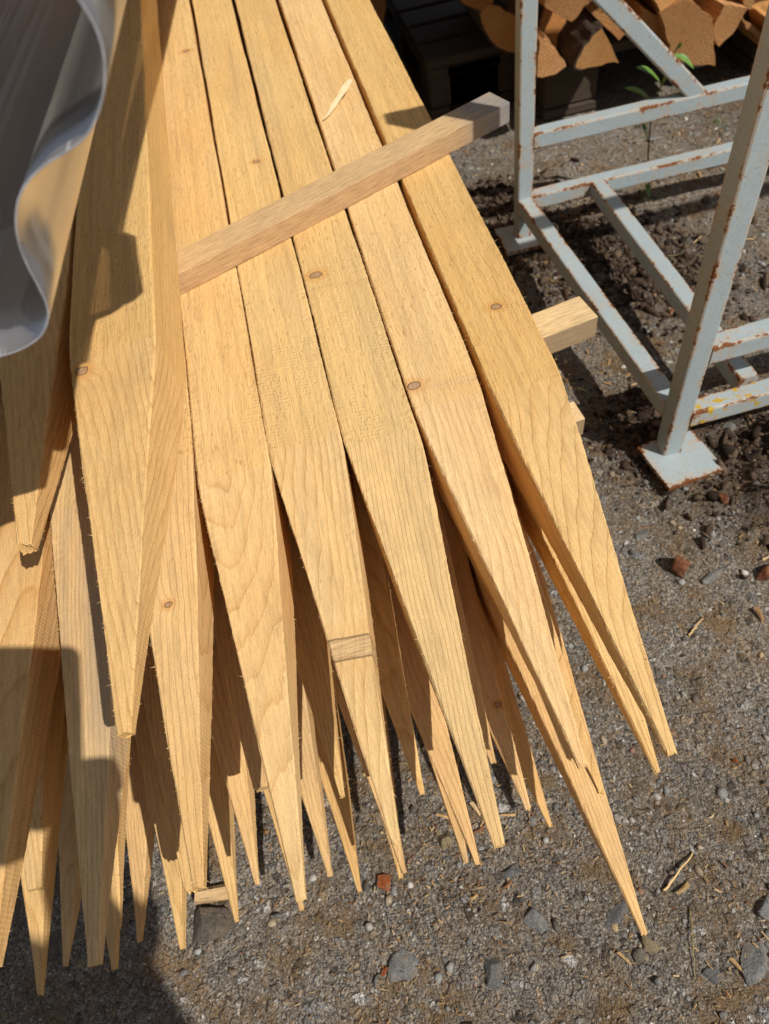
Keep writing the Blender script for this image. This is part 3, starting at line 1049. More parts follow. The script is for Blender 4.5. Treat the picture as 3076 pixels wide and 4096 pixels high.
TH = PITCH_Z - W_ST - 0.0012
TH0 = BAT_H
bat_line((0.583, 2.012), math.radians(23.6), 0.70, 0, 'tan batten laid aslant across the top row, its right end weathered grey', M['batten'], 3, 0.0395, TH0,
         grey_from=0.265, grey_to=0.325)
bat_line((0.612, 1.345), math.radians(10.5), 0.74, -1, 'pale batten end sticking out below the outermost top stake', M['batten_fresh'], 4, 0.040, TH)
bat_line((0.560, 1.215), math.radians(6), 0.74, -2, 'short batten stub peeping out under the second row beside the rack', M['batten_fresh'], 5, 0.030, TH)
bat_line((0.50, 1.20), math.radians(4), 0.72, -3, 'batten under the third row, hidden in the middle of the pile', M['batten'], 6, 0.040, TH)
for yb, nm in ((0.62, 'front'), (1.62, 'rear')):
    zt = top_z(-3, yb) - W_ST
    vb, fb = box_geo((-0.12, yb, zt / 2 - 0.002), (0.66, 0.09, zt - 0.002))
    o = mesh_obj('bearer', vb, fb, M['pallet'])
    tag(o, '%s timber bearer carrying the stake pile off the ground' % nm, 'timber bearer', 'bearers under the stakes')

# curled splinter lying on the top row
bp = [(700, 262), (712, 252), (724, 238), (738, 224), (750, 212), (763, 202)]
V, Fc = [], []
for i, q in enumerate(bp):
    c = at(*q, top_z(0, 1.0)) + Vector((0, 0, 0.0015 + 0.016 * (i / 5) ** 1.3))
    wd = (0.0010, 0.0022, 0.0040, 0.0034, 0.0050, 0.0026)[i]
    dirv = Vector((0.70, -0.62, -0.35))
    for z in (0, 0.0008):
        V += [c - dirv * wd + Vector((0, 0, z)), c + dirv * wd + Vector((0, 0, z + .001))]
for i in range(5):
    a = i * 4
    Fc += [(a, a + 1, a + 5, a + 4), (a + 2, a + 6, a + 7, a + 3), (a, a + 4, a + 6, a + 2), (a + 1, a + 3, a + 7, a + 5)]
Fc += [(0, 2, 3, 1), (20, 21, 23, 22)]
tag(mesh_obj('wood_splinter', V, Fc, M['pale_fibre']), 'curled pale wood splinter lying on a top row stake above the batten', 'wood splinter')

# ------------------------------------------------------------------ steel rack
K = CAM_Z
TUBE = 0.030


def tube(name, a, b, parent, s=TUBE, lichen=0.0, roll=0.0, hint=None):
    a, b = Vector(a), Vector(b)
    d = (b - a).normalized()
    ref = Vector(hint) if hint else (Vector((0, 0, 1)) if abs(d.z) < 0.9 else Vector((0, 1, 0)))
    u = d.cross(ref).normalized()
    v = u.cross(d).normalized()
    L = (b - a).length
    ns = max(2, int(L / 0.02))
    prof, ed = [], []
    c = 0.0032
    h = s / 2
    for q in range(4):
        ang = q * math.pi / 2
        ca, sa = math.cos(ang), math.sin(ang)
        for (px, py, e) in ((h, -h + c, .85), (h, -h * .55, .18), (h, 0, 0), (h, h * .55, .18), (h, h - c, .85), (h - c * .3, h - c * .3, 1.0)):
            prof.append((px * ca - py * sa, px * sa + py * ca))
            ed.append(e)
    n = len(prof)
    V, Fc, E_ = [], [], []
    for k in range(ns + 1):
        p = a + d * (L * k / ns)
        ends = max(0, 1 - min(k, ns - k) * L / ns / 0.03)
        for (x, y), e in zip(prof, ed):
            V.append(p + u * x + v * y)
            E_.append(min(1.2, e + 0.55 * ends))
    for k in range(ns):
        for j in range(n):
            Fc.append((k * n + j, k * n + (j + 1) % n, (k + 1) * n + (j + 1) % n, (k + 1) * n + j))
    Fc.append(tuple(range(n - 1, -1, -1)))
    Fc.append(tuple(ns * n + j for j in range(n)))
    return mesh_obj(name, V, Fc, M['steel'], parent=parent, attrs={'edge': ('FLOAT', E_), 'lichen': ('FLOAT', [lichen] * len(V))})


def plate(c, s, th, rz, parent):
    me = bmesh.new()
    n = 14
    V, Fc, E_ = [], [], []
    for zz in (0, th):
        for i in range(n + 1):
            for j in range(n + 1):
                x, y = (i / n - .5) * s, (j / n - .5) * s
                V.append(Vector((c[0] + x * math.cos(rz) - y * math.sin(rz), c[1] + x * math.sin(rz) + y * math.cos(rz), c[2] + zz)))
                m = max(abs(i / n - .5), abs(j / n - .5)) * 2
                E_.append(max(0, (m - .55) / .45) ** 3)
    g = (n + 1) ** 2
    for i in range(n):
        for j in range(n):
            a = i * (n + 1) + j
            Fc.append((a, a + 1, a + n + 2, a + n + 1))
            Fc.append((g + a, g + a + n + 1, g + a + n + 2, g + a + 1))
    for i in range(n):
        Fc.append((i, g + i, g + i + 1, i + 1))
        q = n * (n + 1) + i
        Fc.append((q, q + 1, g + q + 1, g + q))
        a, b = i * (n + 1), (i + 1) * (n + 1)
        Fc.append((a, b, g + b, g + a))
        a, b = a + n, b + n
        Fc.append((a, g + a, g + b, b))
    me.free()
    return mesh_obj('base_plate', V, Fc, M['steel'], parent=parent, attrs={'edge': ('FLOAT', [min(1.2, e_ + 0.16) for e_ in E_]), 'lichen': ('FLOAT', [0.1] * len(V))})


rack = tag(empty('steel_rack', (0, 0, 0)), 'white painted rusty steel tube rack standing on square base plates beside the stakes', 'steel rack')
P1 = Vector((0.466 * K, 1.426 * K, 0))
P2 = Vector((0.505 * K, 0.722 * K, 0))
LX = 1.35
P3, P4 = P1 + Vector((LX, -0.01, 0)), P2 + Vector((LX, 0.05, 0))
TOP = 0.98
ZL, ZU = 0.115 * K - TUBE / 2, 0.252 * K - TUBE / 2
for p in (P1, P2, P3, P4):
    tube('post', (p.x, p.y, 0.018), (p.x, p.y, TOP), rack, hint=(0, 1, 0))
plate((P1.x - 0.003, P1.y - 0.008, 0.010), 0.092, 0.007, 0.0, rack)
plate((P2.x + 0.008, P2.y - 0.024, 0.012), 0.092, 0.007, 0.13, rack)
for p in (P3, P4):
    plate((p.x, p.y, 0.010), 0.092, 0.007, 0.0, rack)
h_ = TUBE / 2 + 0.0004
ex_ = Vector((1, 0, 0))
for z in (ZL, ZU):
    tube('rail', P1 + ex_ * h_ + Vector((0, 0, z)), P3 - ex_ * h_ + Vector((0, 0, z)), rack)
    tube('rail', P2 + ex_ * h_ + Vector((0, 0, z)), P4 - ex_ * h_ + Vector((0, 0, z)), rack, lichen=1.0 if z == ZL else 0.35)
ey_ = Vector((0, 1, 0))
tube('rail', P1 - ey_ * h_ + Vector((0, 0, ZL)), P2 + ey_ * h_ + Vector((0, 0, ZL)), rack)
tube('rail', P3 - ey_ * h_ + Vector((0, 0, ZL)), P4 + ey_ * h_ + Vector((0, 0, ZL)), rack)
mx = 0.632 * K
tube('rail', (mx, P1.y - h_ - 0.001, ZL + 0.001), (mx + 0.006, P2.y + h_ + 0.012, ZL + 0.001), rack)
b0 = aty(1508, 208, P1.y)
b1 = aty(1303, -10, P1.y)
bd = (b1 - b0).normalized()
bl = (b0.x - P1.x) / -bd.x if bd.x < 0 else 0.8
tube('brace', b0 - bd * 0.004, b0 + bd * (bl - 0.02), rack, hint=(0, 1, 0))
for a, b in ((P1, P3), (P2, P4)):
    tube('rail', a + ex_ * h_ + Vector((0, 0, TOP - TUBE / 2)), b - ex_ * h_ + Vector((0, 0, TOP - TUBE / 2)), rack)

# ------------------------------------------------------------------ pallet and firewood
DECK = 0.146
PX = 0.36


def make_pallet(px, py, label, w=1.2, rz=0.0):
    root = tag(empty('pallet', (px, py, 0)), label, 'pallet', 'pallets under the firewood')
    root.rotation_euler = (0, 0, rz)

    def pbox(name, c, s, bevel=0.003):
        v, f = box_geo((0, 0, 0), s)
        bm = bmesh.new()
        vs = [bm.verts.new(q) for q in v]
        for q in f: bm.faces.new([vs[i] for i in q])
        bmesh.ops.bevel(bm, geom=bm.edges[:], offset=bevel, segments=1, affect='EDGES')
        me = bpy.data.meshes.new(name)
        bm.to_mesh(me)
        bm.free()
        me.materials.append(M['pallet'])
        o = bpy.data.objects.new(name, me)
        COL.objects.link(o)
        o.parent = root
        o.location = c

    for k in range(7):
        pbox('deck_board', (w / 2, 0.05 + k * 0.118, DECK - 0.011), (w, 0.1, 0.022))
    for xo in (0.07, w / 2, w - 0.07):
        pbox('stringer_board', (xo, 0.40, DECK - 0.034), (0.14, 0.80, 0.022))
        pbox('bottom_board', (xo, 0.40, 0.016), (0.14, 0.80, 0.022))
        for yo in (0.06, 0.40, 0.74):
            pbox('block', (xo, yo, 0.074), (0.135, 0.11, 0.092), 0.005)


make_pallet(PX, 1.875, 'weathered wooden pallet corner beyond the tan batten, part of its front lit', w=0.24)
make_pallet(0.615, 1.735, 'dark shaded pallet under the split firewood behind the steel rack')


def log(poly, yf, label, sd, z_off=0.0, length=0.33, tint=(1, 1, 1), bark_edges=(), pith=None, lean=(0, 0), grp='split logs stacked on the pallet', world=None):
    """poly: outline of the cut end as seen in the photo, standing in the plane y = yf; bark_edges: which outline sides carry bark"""
    r = np.random.default_rng(sd)
    pts = [aty(px, py, yf) for px, py in poly] if world is None else [Vector((a, yf, b)) for a, b in world]
    pts = [Vector((p.x, 0, p.z)) for p in pts]
    c = sum(pts, Vector()) / len(pts)
    org = Vector((c.x, yf, c.z))
    # outline, edges cut finer and made uneven
    out, eb = [], []
    n = len(pts)
    for i in range(n):
        a, b = pts[i] - c, pts[(i + 1) % n] - c
        m = max(2, int((b - a).length / 0.012))
        nr = Vector(((b - a).z, 0, -(b - a).x)).normalized()
        if nr.dot(a + b) < 0: nr = -nr
        isb = i in bark_edges
        for k in range(m):
            t = k / m
            p = a.lerp(b, t)
            if isb: p += nr * 0.06 * (b - a).length * math.sin(math.pi * t)
            p += nr * r.normal(0, 0.0009)
            out.append(p)
            eb.append(isb)
    N = len(out)
    rings = 12
    tlx, tlz = r.uniform(-.25, .25), r.uniform(-.2, .2)
    V, Fc, mi = [], [], []
    lx, lz = lean
    for k in range(rings + 1):
        y = length * k / rings
        s = 1 - 0.05 * k / rings
        for p in out:
            yo = (tlx * p.x + tlz * p.z) * (1 - k / rings)
            V.append((p.x * s + lx * y + r.normal(0, 0.0009), y + yo, p.z * s + lz * y + r.normal(0, 0.0009)))
    # cut face: inner rings, slightly splintered
    fr = [[q for q in range(N)]]
    for s in (0.8, 0.5, 0.2):
        ids = []
        for p in out:
            ids.append(len(V))
            V.append((p.x * s, tlx * p.x * s + tlz * p.z * s, p.z * s))
        fr.append(ids)
    cid = len(V)
    V.append((0, 0, 0))
    for k in range(rings):
        for j in range(N):
            a, b = k * N + j, k * N + (j + 1) % N
            Fc.append((a, b, b + N, a + N))
            mi.append(1 if eb[j] else 0)
    for q in range(3):
        for j in range(N):
            Fc.append((fr[q][j], fr[q + 1][j], fr[q + 1][(j + 1) % N], fr[q][(j + 1) % N]))
            mi.append(0)
    for j in range(N):
        Fc.append((fr[3][j], cid, fr[3][(j + 1) % N]))
        mi.append(0)
    Fc.append(tuple(rings * N + j for j in range(N)))
    mi.append(0)
    # bark is its own piece
    bf = [f for f, m in zip(Fc, mi) if m == 1]
    wf = [f for f, m in zip(Fc, mi) if m == 0]
    o = mesh_obj('firewood_log', V, wf, M['logwood'])
    o.location = org
    if bf:
        used = sorted({i for f in bf for i in f})
        mp = {u_: k for k, u_ in enumerate(used)}
        bv, bfc = [], []
        for u_ in used:
            q = Vector(V[u_])
            bv.append((q.x * 1.0, q.y, q.z * 1.0))
        nb = len(bv)
        for u_ in used:
            q = Vector(V[u_])
            rad = Vector((q.x, 0, q.z)).normalized()
            bv.append(tuple(q + rad * (0.004 + abs(r.normal(0, 0.0016)))))
        for f in bf:
            bfc.append(tuple(mp[i] for i in f))
            bfc.append(tuple(nb + mp[i] for i in reversed(f)))
        cnt = {}
        for f in bf:
            for i in range(4):
                e = (f[i], f[(i + 1) % 4])
                cnt.setdefault(tuple(sorted(e)), []).append(e)
        for e in cnt.values():
            if len(e) == 1:
                a, b = mp[e[0][0]], mp[e[0][1]]
                bfc.append((b, a, nb + a, nb + b))
        mesh_obj('bark', bv, bfc, M['bark'], parent=o)
    o['seed'] = float(r.uniform(0, 30))
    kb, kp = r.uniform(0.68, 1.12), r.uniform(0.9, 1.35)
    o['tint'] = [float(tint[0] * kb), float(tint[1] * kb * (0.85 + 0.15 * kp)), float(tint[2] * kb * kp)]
    o['pith'] = [float(v) for v in (pith if pith else (r.uniform(-.08, .08), 0.0, r.uniform(-.08, .08)))]
    return tag(o, label, 'firewood log', grp)


YF = 1.645
LOGS = [
    ([(1036, 10), (1100, 28), (1119, 38), (1119, 108), (1083, 106), (1053, 75)], 1.80, (0, 3, 4, 5), (1, .98, .9), 'rounded split log with bark below, lying on the left front of the pallet deck'),
    ([(980, -40), (1074, -45), (1066, 8), (1040, 24), (1012, 12), (985, -8)], 1.80, (3, 4, 5), (.92, .8, .6), 'orange split log in the upper left of the firewood stack, dark bark underneath'),
    ([(1165, 90), (1178, 74), (1224, 143), (1202, 163), (1160, 166)], YF, (), (1, .95, .85), 'split log end just behind the left rack post, bottom of the stack'),
    ([(1243, 146), (1262, 100), (1300, 56), (1324, 108), (1338, 134), (1262, 151)], YF - 0.01, (0, 1, 5), (1, .98, .9), 'triangular split log low in the stack with bark on its left side'),
    ([(1176, 18), (1186, -22), (1276, -22), (1262, 10), (1236, 51)], YF, (), (1.05, 1.0, .9), 'pale split log above the gap, upper left of the brace'),
    ([(1289, 40), (1310, 20), (1350, 52), (1350, 72), (1336, 85)], YF + 0.01, (), (1, .92, .8), 'small split log wedged under the pale one beside the brace'),
    ([(1385, 12), (1436, 46), (1440, 62), (1418, 78), (1386, 42)], YF + 0.02, (), (1, .9, .75), 'ragged split log partly behind the diagonal brace'),
    ([(1430, 32), (1488, -2), (1536, 36), (1537, 133), (1512, 136), (1453, 122), (1442, 62)], YF - 0.02, (4,), (1, .93, .82), 'largest split log with clear growth rings, right of the brace'),
    ([(1396, -30), (1466, -30), (1462, 22), (1430, 30)], YF, (), (1.06, 1.02, .92), 'pale split log at the top photo edge above the ringed log'),
    ([(1540, 66), (1564, 10), (1612, 14), (1582, 72), (1552, 104)], YF - 0.01, (), (1, .95, .85), 'slanting split log with frayed lower edge right of the ringed log'),
    ([(1604, -30), (1640, -30), (1622, 22), (1606, 8)], YF, (), (1.03, .98, .88), 'narrow split log at the top right photo corner'),
    ([(1600, 36), (1646, 72), (1640, 84), (1616, 62)], YF + 0.03, (), (.95, .88, .75), 'thin splinter like log near the right photo edge'),
    ([(1655, 40), (1720, 20), (1730, 110), (1668, 120)], YF, (2,), (1, .95, .85), 'split log at the right photo edge behind the near rack post'),
]
for i, (poly, yf, be, tint, lab) in enumerate(LOGS):
    log(poly, yf, lab, 300 + i, tint=tint, bark_edges=be)
# darker logs pushed further back, filling the stack
BACK = []
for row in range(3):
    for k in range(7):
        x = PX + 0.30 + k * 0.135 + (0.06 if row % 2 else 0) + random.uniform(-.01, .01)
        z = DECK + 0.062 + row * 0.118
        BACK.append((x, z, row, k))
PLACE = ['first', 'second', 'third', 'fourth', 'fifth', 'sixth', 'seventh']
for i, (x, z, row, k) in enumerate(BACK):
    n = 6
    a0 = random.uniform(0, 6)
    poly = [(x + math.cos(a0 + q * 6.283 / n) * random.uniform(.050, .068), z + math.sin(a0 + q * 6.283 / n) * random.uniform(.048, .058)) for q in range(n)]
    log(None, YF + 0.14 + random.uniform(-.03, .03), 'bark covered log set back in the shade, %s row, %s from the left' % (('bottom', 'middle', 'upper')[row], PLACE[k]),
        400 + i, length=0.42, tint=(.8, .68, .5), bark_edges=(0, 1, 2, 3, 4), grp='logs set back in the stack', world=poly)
log([(740, -40), (826, -40), (834, 0), (831, 32), (823, 63), (800, 60), (760, 40)], 2.05, 'pinkish round log end beyond the far end of the stakes', 500, tint=(1.0, .92, .9),
    bark_edges=(1, 2, 3, 4), length=0.4, grp='logs of the left hand stack')


# ------------------------------------------------------------------ corrugated plastic sheets
def sheet(name, p_of, n_u, ys, thick, label, group):
    """p_of(k, y) -> (point, normal) along the corrugated profile; ys along the ridges"""
    V, Fc, mi = [], [], []
    ny_ = len(ys)
    for side in (0, 1):
        for k in range(n_u):
            for y in ys:
                p, nrm = p_of(k, y)
                V.append(p + nrm * (thick * (0.5 - side)))
    g = n_u * ny_
    for k in range(n_u - 1):
        for j in range(ny_ - 1):
            a = k * ny_ + j
            Fc.append((a, a + ny_, a + ny_ + 1, a + 1))
            Fc.append((g + a, g + a + 1, g + a + ny_ + 1, g + a + ny_))
            mi += [0, 0]
    for k in range(n_u - 1):
        a, b = k * ny_, (k + 1) * ny_
        Fc.append((a, g + a, g + b, b))
        a, b = a + ny_ - 1, b + ny_ - 1
        Fc.append((a, b, g + b, g + a))
        mi += [1, 1]
    for j in range(ny_ - 1):
        a = j
        Fc.append((a, a + 1, g + a + 1, g + a))
        a = (n_u - 1) * ny_ + j
        Fc.append((a, g + a, g + a + 1, a + 1))
        mi += [1, 1]
    o = mesh_obj(name, V, Fc, [M['plastic'], M['edge']], mat_idx=mi, smooth=True)
    return tag(o, label, 'plastic sheet', group)


# the sheet lies over a taller heap at the left; its right margin bends steeply up. Ridges run along the stakes.
def spline(pts, n):
    """Catmull-Rom through the points, n even samples with tangents"""
    pts = [Vector(p) for p in pts]
    out = []
    m = len(pts) - 1
    for k in range(n):
        q = k / (n - 1) * m
        i = min(int(q), m - 1)
        f_ = q - i
        p0, p1, p2, p3 = pts[max(i - 1, 0)], pts[i], pts[i + 1], pts[min(i + 2, m)]
        a = 2 * p1
        b = p2 - p0
        c = 2 * p0 - 5 * p1 + 4 * p2 - p3
        d = -p0 + 3 * p1 - 3 * p2 + p3
        out.append((0.5 * (a + b * f_ + c * f_ ** 2 + d * f_ ** 3), (b + 2 * c * f_ + 3 * d * f_ ** 2)))
    return out


Y_END = 0.265
RIDGE = ray(478, -869).normalized()
EDGE = [(118, -190), (112, -120), (128, -60), (165, -8), (207, 62), (225, 130), (223, 200), (206, 260), (180, 300), (140, 330), (98, 357), (64, 388), (42, 425),
        (34, 470), (40, 525), (60, 577), (84, 622), (101, 662), (103, 694), (88, 726), (50, 753), (0, 771), (-60, 790), (-130, 830), (-210, 850), (-290, 840), (-380, 800), (-480, 800)]
PROF = spline([aty(px, py, Y_END) for px, py in EDGE], 220)


def bent(k, y):
    p, tg = PROF[k]
    nrm = RIDGE.cross(tg).normalized()
    return p + RIDGE * y, nrm


sheet('corrugated_sheet', bent, len(PROF), list(np.linspace(0, 1.5, 36)), 0.0007,
      'smoky translucent corrugated plastic sheet at the left, wavy cut end towards the camera', 'corrugated plastic sheets')

# second sheet, unseen and added; its outline is shaped to cast the notched shadow
Z2 = 0.853
SH = [(420, -180), (380, 0), (322, 250), (265, 500), (262, 522), (288, 532), (292, 570), (305, 645), (285, 664), (255, 676), (210, 690), (196, 735), (188, 790)]
zA = top_z(1, 0.55 * U)
PR = []
for q in SH:
    g_ = at(q[0], q[1], zA)
    PR.append(g_ - LIGHT * ((Z2 - g_.z) / -LIGHT.z))
V, Fc, mi = [], [], []
XL = -0.62
cols = 60
for p in PR:
    for k in range(cols + 1):
        x = p.x + (XL - p.x) * k / cols
        zz = Z2 + (0.010 * (math.cos((x - p.x) / 0.076 * 6.283) - 1) if k else 0)
        V.append((x, p.y, zz))
n = cols + 1
for i in range(len(PR) - 1):
    for k in range(cols):
        a = i * n + k
        Fc.append((a, a + 1, a + n + 1, a + n))
o = mesh_obj('corrugated_sheet', V, Fc, [M['shade_plastic']], smooth=True)
md = o.modifiers.new('thickness', 'SOLIDIFY')
md.thickness = 0.0015
md.offset = 0
tag(o, 'unseen corrugated sheet added overhead to cast the notched shadow on the highest stake', 'plastic sheet', 'corrugated plastic sheets')

# ------------------------------------------------------------------ stones, chips and plants picked out one by one


def on_ground(px, py):
    p = at(px, py, 0.0)
    return Vector((p.x, p.y, gz(p.x, p.y)))


ROCKS = [
    ((452, 1995), (0.037, 0.032, 0.020), 'rock_dark', 'dusty dark round stone on the gravel below the left points', 0.2),
    ((1335, 1968), (0.030, 0.013, 0.006), 'rock_slate', 'flat slate blue stone beside the longest point', 0.5),
    ((1405, 2040), (0.018, 0.010, 0.010), 'rock_tan', 'olive grey stone right under the tip of the longest stake', -0.7),
    ((1385, 2068), (0.011, 0.010, 0.008), 'rock_dark', 'small dark stone left of the longest tip', 0.1),
    ((1638, 2075), (0.028, 0.022, 0.012), 'rock_grey', 'large speckled grey stone in the bottom right corner', 0.7),
    ((1652, 1965), (0.016, 0.013, 0.008), 'rock_grey', 'speckled grey stone at the right photo edge', 0.3),
    ((880, 2092), (0.024, 0.022, 0.008), 'rock_grey', 'mottled grey stone set flush in the gravel at the bottom', 0.2),
    ((962, 1818), (0.018, 0.016, 0.012), 'rock_tan', 'yellowish stone between two tips in the middle', 0.4),
    ((1155, 1985), (0.024, 0.018, 0.008), 'rock_grey', 'pale grey stone in the gravel left of the longest point', 1.0),
    ((1065, 2115), (0.020, 0.017, 0.008), 'rock_slate', 'grey stone at the bottom edge near the middle', 1.3),
    ((1565, 935), (0.017, 0.013, 0.009), 'rock_grey', 'grey stone lying behind the near base plate', 0.3),
    ((1507, 287), (0.014, 0.011, 0.009), 'rock_grey', 'pale stone seen between the two far rails', 0.3),
    ((1415, 300), (0.024, 0.012, 0.008), 'rock_grey', 'flat pale stone beside the seedling stem', 0.1),
    ((1180, 345), (0.014, 0.012, 0.010), 'rock_grey', 'whitish stone near the far rack post', 0.8),
    ((1128, 590), (0.013, 0.008, 0.006), 'rock_grey', 'small white chip of stone by the outermost stake', -0.4),
    ((1390, 1150), (0.018, 0.012, 0.009), 'rock_grey', 'bluish stone at the edge of the soil heap', 0.6),
    ((1540, 1240), (0.022, 0.010, 0.006), 'rock_grey', 'long pale stone right of the brown bark chunk', 0.5),
    ((120, 2030), (0.022, 0.018, 0.008), 'rock_dark', 'dark stone in the shadow at the bottom left', 0.5),
    ((1540, 2100), (0.012, 0.011, 0.007), 'rock_slate', 'blue grey stone left of the corner stone', 0.2),
    ((1110, 1885), (0.020, 0.010, 0.006), 'rock_slate', 'slate stone just below the middle tips', 0.2),
]
for i, (px, sz, m, lab, rz) in enumerate(ROCKS):
    p = on_ground(*px)
    single_rock('stone', (p.x, p.y, p.z + sz[2] * (0.30 if i == 0 else -0.10)), sz, M[m], 700 + i, lab, 'stone', rz)
for i, (px, sz, m, lab, rz) in enumerate([
    ((1466, 1226), (0.026, 0.021, 0.022), 'brown_bark', 'rotten brown bark chunk below the soil heap', 0.4),
    ((1655, 1240), (0.024, 0.014, 0.014), 'brown_bark', 'brown bark piece cut by the right photo edge', 0.5),
    ((1450, 675), (0.010, 0.008, 0.009), 'brown_bark', 'tan bark crumb under the middle rail', 0.2),
    ((1560, 940 + 150), (0.012, 0.009, 0.010), 'brown_bark', 'rusty brown bark crumb beside the near base plate', 0.9)]):
    p = on_ground(*px)
    single_rock('bark_chunk', (p.x, p.y, p.z + sz[2] * 0.4), sz, M[m], 800 + i, lab, 'bark', rz, 14)
for i, (px, sz, lab) in enumerate([((832, 1908), (0.012, 0.013, 0.003), 'bright orange bark chip on the gravel between two tips'),
                                   ((233, 2048 - 75), (0.010, 0.008, 0.002), 'reddish bark chip beside the shadow edge at the left'),
                                   ((1590, 1642), (0.005, 0.006, 0.003), 'small orange chip on the open gravel at the right'),
                                   ((830, 2098), (0.008, 0.003, 0.002), 'thin orange chip at the bottom edge')]):
    p = on_ground(*px)
    single_rock('bark_chip', (p.x, p.y, p.z + sz[2] + .001), sz, M['rust_chip'], 850 + i, lab, 'bark chip', 0.3 * i, 14)
p = on_ground(468, 1930)
v, f = box_geo((0, 0, 0), (0.046, 0.014, 0.007))
v = [q + Vector((random.uniform(-.003, .003), random.uniform(-.003, .003), 0)) for q in v]
o = mesh_obj('wood_offcut', v, f, M['batten'])
o.location = p + Vector((0, 0, 0.012))
o.rotation_euler = (0.1, 0.05, -0.06)
o['seed'] = 4.0
o['grey_from'], o['grey_to'] = 0.0, 0.2
tag(o, 'thin grey brown wood offcut lying against the dusty round stone', 'wood offcut')


def twig(a, b, rad, label, sag=0.004, mat='dry', name='twig'):
    a, b = on_ground(*a), on_ground(*b)
    V, Fc = [], []
    n = 12
    for k in range(n + 1):
        t = k / n
        c = a.lerp(b, t) + Vector((0, 0, rad * 1.2 + sag * math.sin(math.pi * t))) + Vector((random.gauss(0, .0006), random.gauss(0, .0006), 0))
        for q in range(5):
            ang = q * 6.283 / 5
            rr = rad * (1 - 0.5 * t)
            V.append(c + Vector((math.cos(ang) * rr, math.sin(ang) * rr * .7, math.sin(ang) * rr)))
    for k in range(n):
        for q in range(5):
            Fc.append((k * 5 + q, k * 5 + (q + 1) % 5, k * 5 + 5 + (q + 1) % 5, k * 5 + 5 + q))
    Fc += [(4, 3, 2, 1, 0), tuple(n * 5 + q for q in range(5))]
    return tag(mesh_obj(name, V, Fc, M[mat], smooth=True), label, name.replace('_', ' '))


twig((1490, 1960), (1500, 2110), 0.0009, 'thin dry stalk standing out on the gravel at the bottom right')
twig((1435, 1925), (1500, 1840), 0.0018, 'pale wood sliver on the gravel right of the longest stake', mat='fibre', name='wood_sliver')
twig((1490, 1370), (1520, 1330), 0.0014, 'pale wood sliver right of the outermost stake', mat='fibre', name='wood_sliver')
twig((1200, 610), (1120, 640 - 45), 0.0010, 'dry straw on the ground beside the second batten')
twig((1440, 560), (1520, 555), 0.0008, 'dry straw between the middle and the far rail')


def leaf_geo(base, tip, width, bend):
    base, tip = Vector(base), Vector(tip)
    d = tip - base
    side = (d.cross(-Fv) + 0.5 * d.cross(Vector((0, 0, 1)))).normalized()
    V, Fc = [], []
    n = 8
    for k in range(n + 1):
        t = k / n
        c = base + d * t + Vector((0, 0, bend * math.sin(math.pi * t)))
        wv = width * math.sin(math.pi * min(0.98, t * 0.92 + 0.06)) ** 0.8
        V += [c - side * wv + Vector((0, 0, wv * .25)), c, c + side * wv + Vector((0, 0, wv * .25))]
    for k in range(n):
        a = k * 3
        Fc += [(a, a + 1, a + 4, a + 3), (a + 1, a + 2, a + 5, a + 4)]
    m = len(V)
    V += [q + Vector((0, 0, -.0004)) for q in V]
    Fc += [tuple(m + i for i in reversed(q)) for q in Fc[:]]
    return V, Fc


# seedling behind the far rails: stem from the ground, pairs of narrow leaves
yb = P1.y + 0.045
sb = on_ground(1393, 415)
sb.y = yb
sb.z = gz(sb.x, sb.y)
seed = tag(empty('seedling', sb), 'green leafy seedling growing behind the far rails of the steel rack', 'plant')
stem_pts = [Vector((0, 0, -0.002))]
for q in ((1400, 330), (1405, 270), (1420, 205), (1440, 160), (1452, 120)):
    stem_pts.append(aty(*q, yb) - sb)
V, Fc = [], []
for k, c in enumerate(stem_pts):
    for q in range(6):
        a = q * 6.283 / 6
        rr = 0.0019 * (1 - 0.11 * k)
        V.append(c + Vector((math.cos(a) * rr, math.sin(a) * rr, 0)))
for k in range(len(stem_pts) - 1):
    for q in range(6):
        Fc.append((k * 6 + q, k * 6 + (q + 1) % 6, k * 6 + 6 + (q + 1) % 6, k * 6 + 6 + q))
mesh_obj('stem', V, Fc, M['stem'], parent=seed, smooth=True)
for b, t_, wd in (((1428, 180), (1374, 146), .0065), ((1414, 225), (1350, 190), .006), ((1424, 195), (1446, 160), .007), ((1450, 125), (1474, 98), .006), ((1454, 120), (1498, 148), .005),
                  ((1404, 290), (1372, 262), .006), ((1403, 320), (1385, 268), .005), ((1396, 395), (1352, 398), .005), ((1395, 400), (1380, 375), .005), ((1396, 398), (1402, 425), .005)):
    pb, ptp = aty(*b, yb) - sb, aty(*t_, yb - 0.018) - sb
    V, Fc = leaf_geo(pb, ptp, wd * 1.25, 0.006)
    mesh_obj('leaf', V, Fc, M['leaf'], parent=seed, smooth=True)


def tuft(px, n, hgt, label, mat):
    p = on_ground(*px)
    V, Fc = [], []
    for _ in range(n):
        a = random.uniform(0, 6.283)
        L = hgt * random.uniform(.5, 1.1)
        q = Vector((random.gauss(0, .012), random.gauss(0, .012), 0))
        lean_ = random.uniform(.2, .9)
        i = len(V)
        wv = Vector((-math.sin(a), math.cos(a), 0)) * 0.0008
        for k in range(4):
            t = k / 3
            c = q + Vector((math.cos(a) * lean_ * L * t * t, math.sin(a) * lean_ * L * t * t, L * t * (1 - .25 * t * lean_) - 0.002))
            V += [c - wv * (1 - .8 * t), c + wv * (1 - .8 * t)]
        for k in range(3):
            Fc.append((i + 2 * k, i + 2 * k + 1, i + 2 * k + 3, i + 2 * k + 2))
    o = mesh_obj('grass_tuft', V, Fc, M[mat])
    o.location = p
    return tag(o, label, 'grass tuft', 'sparse grass tufts round the rack')


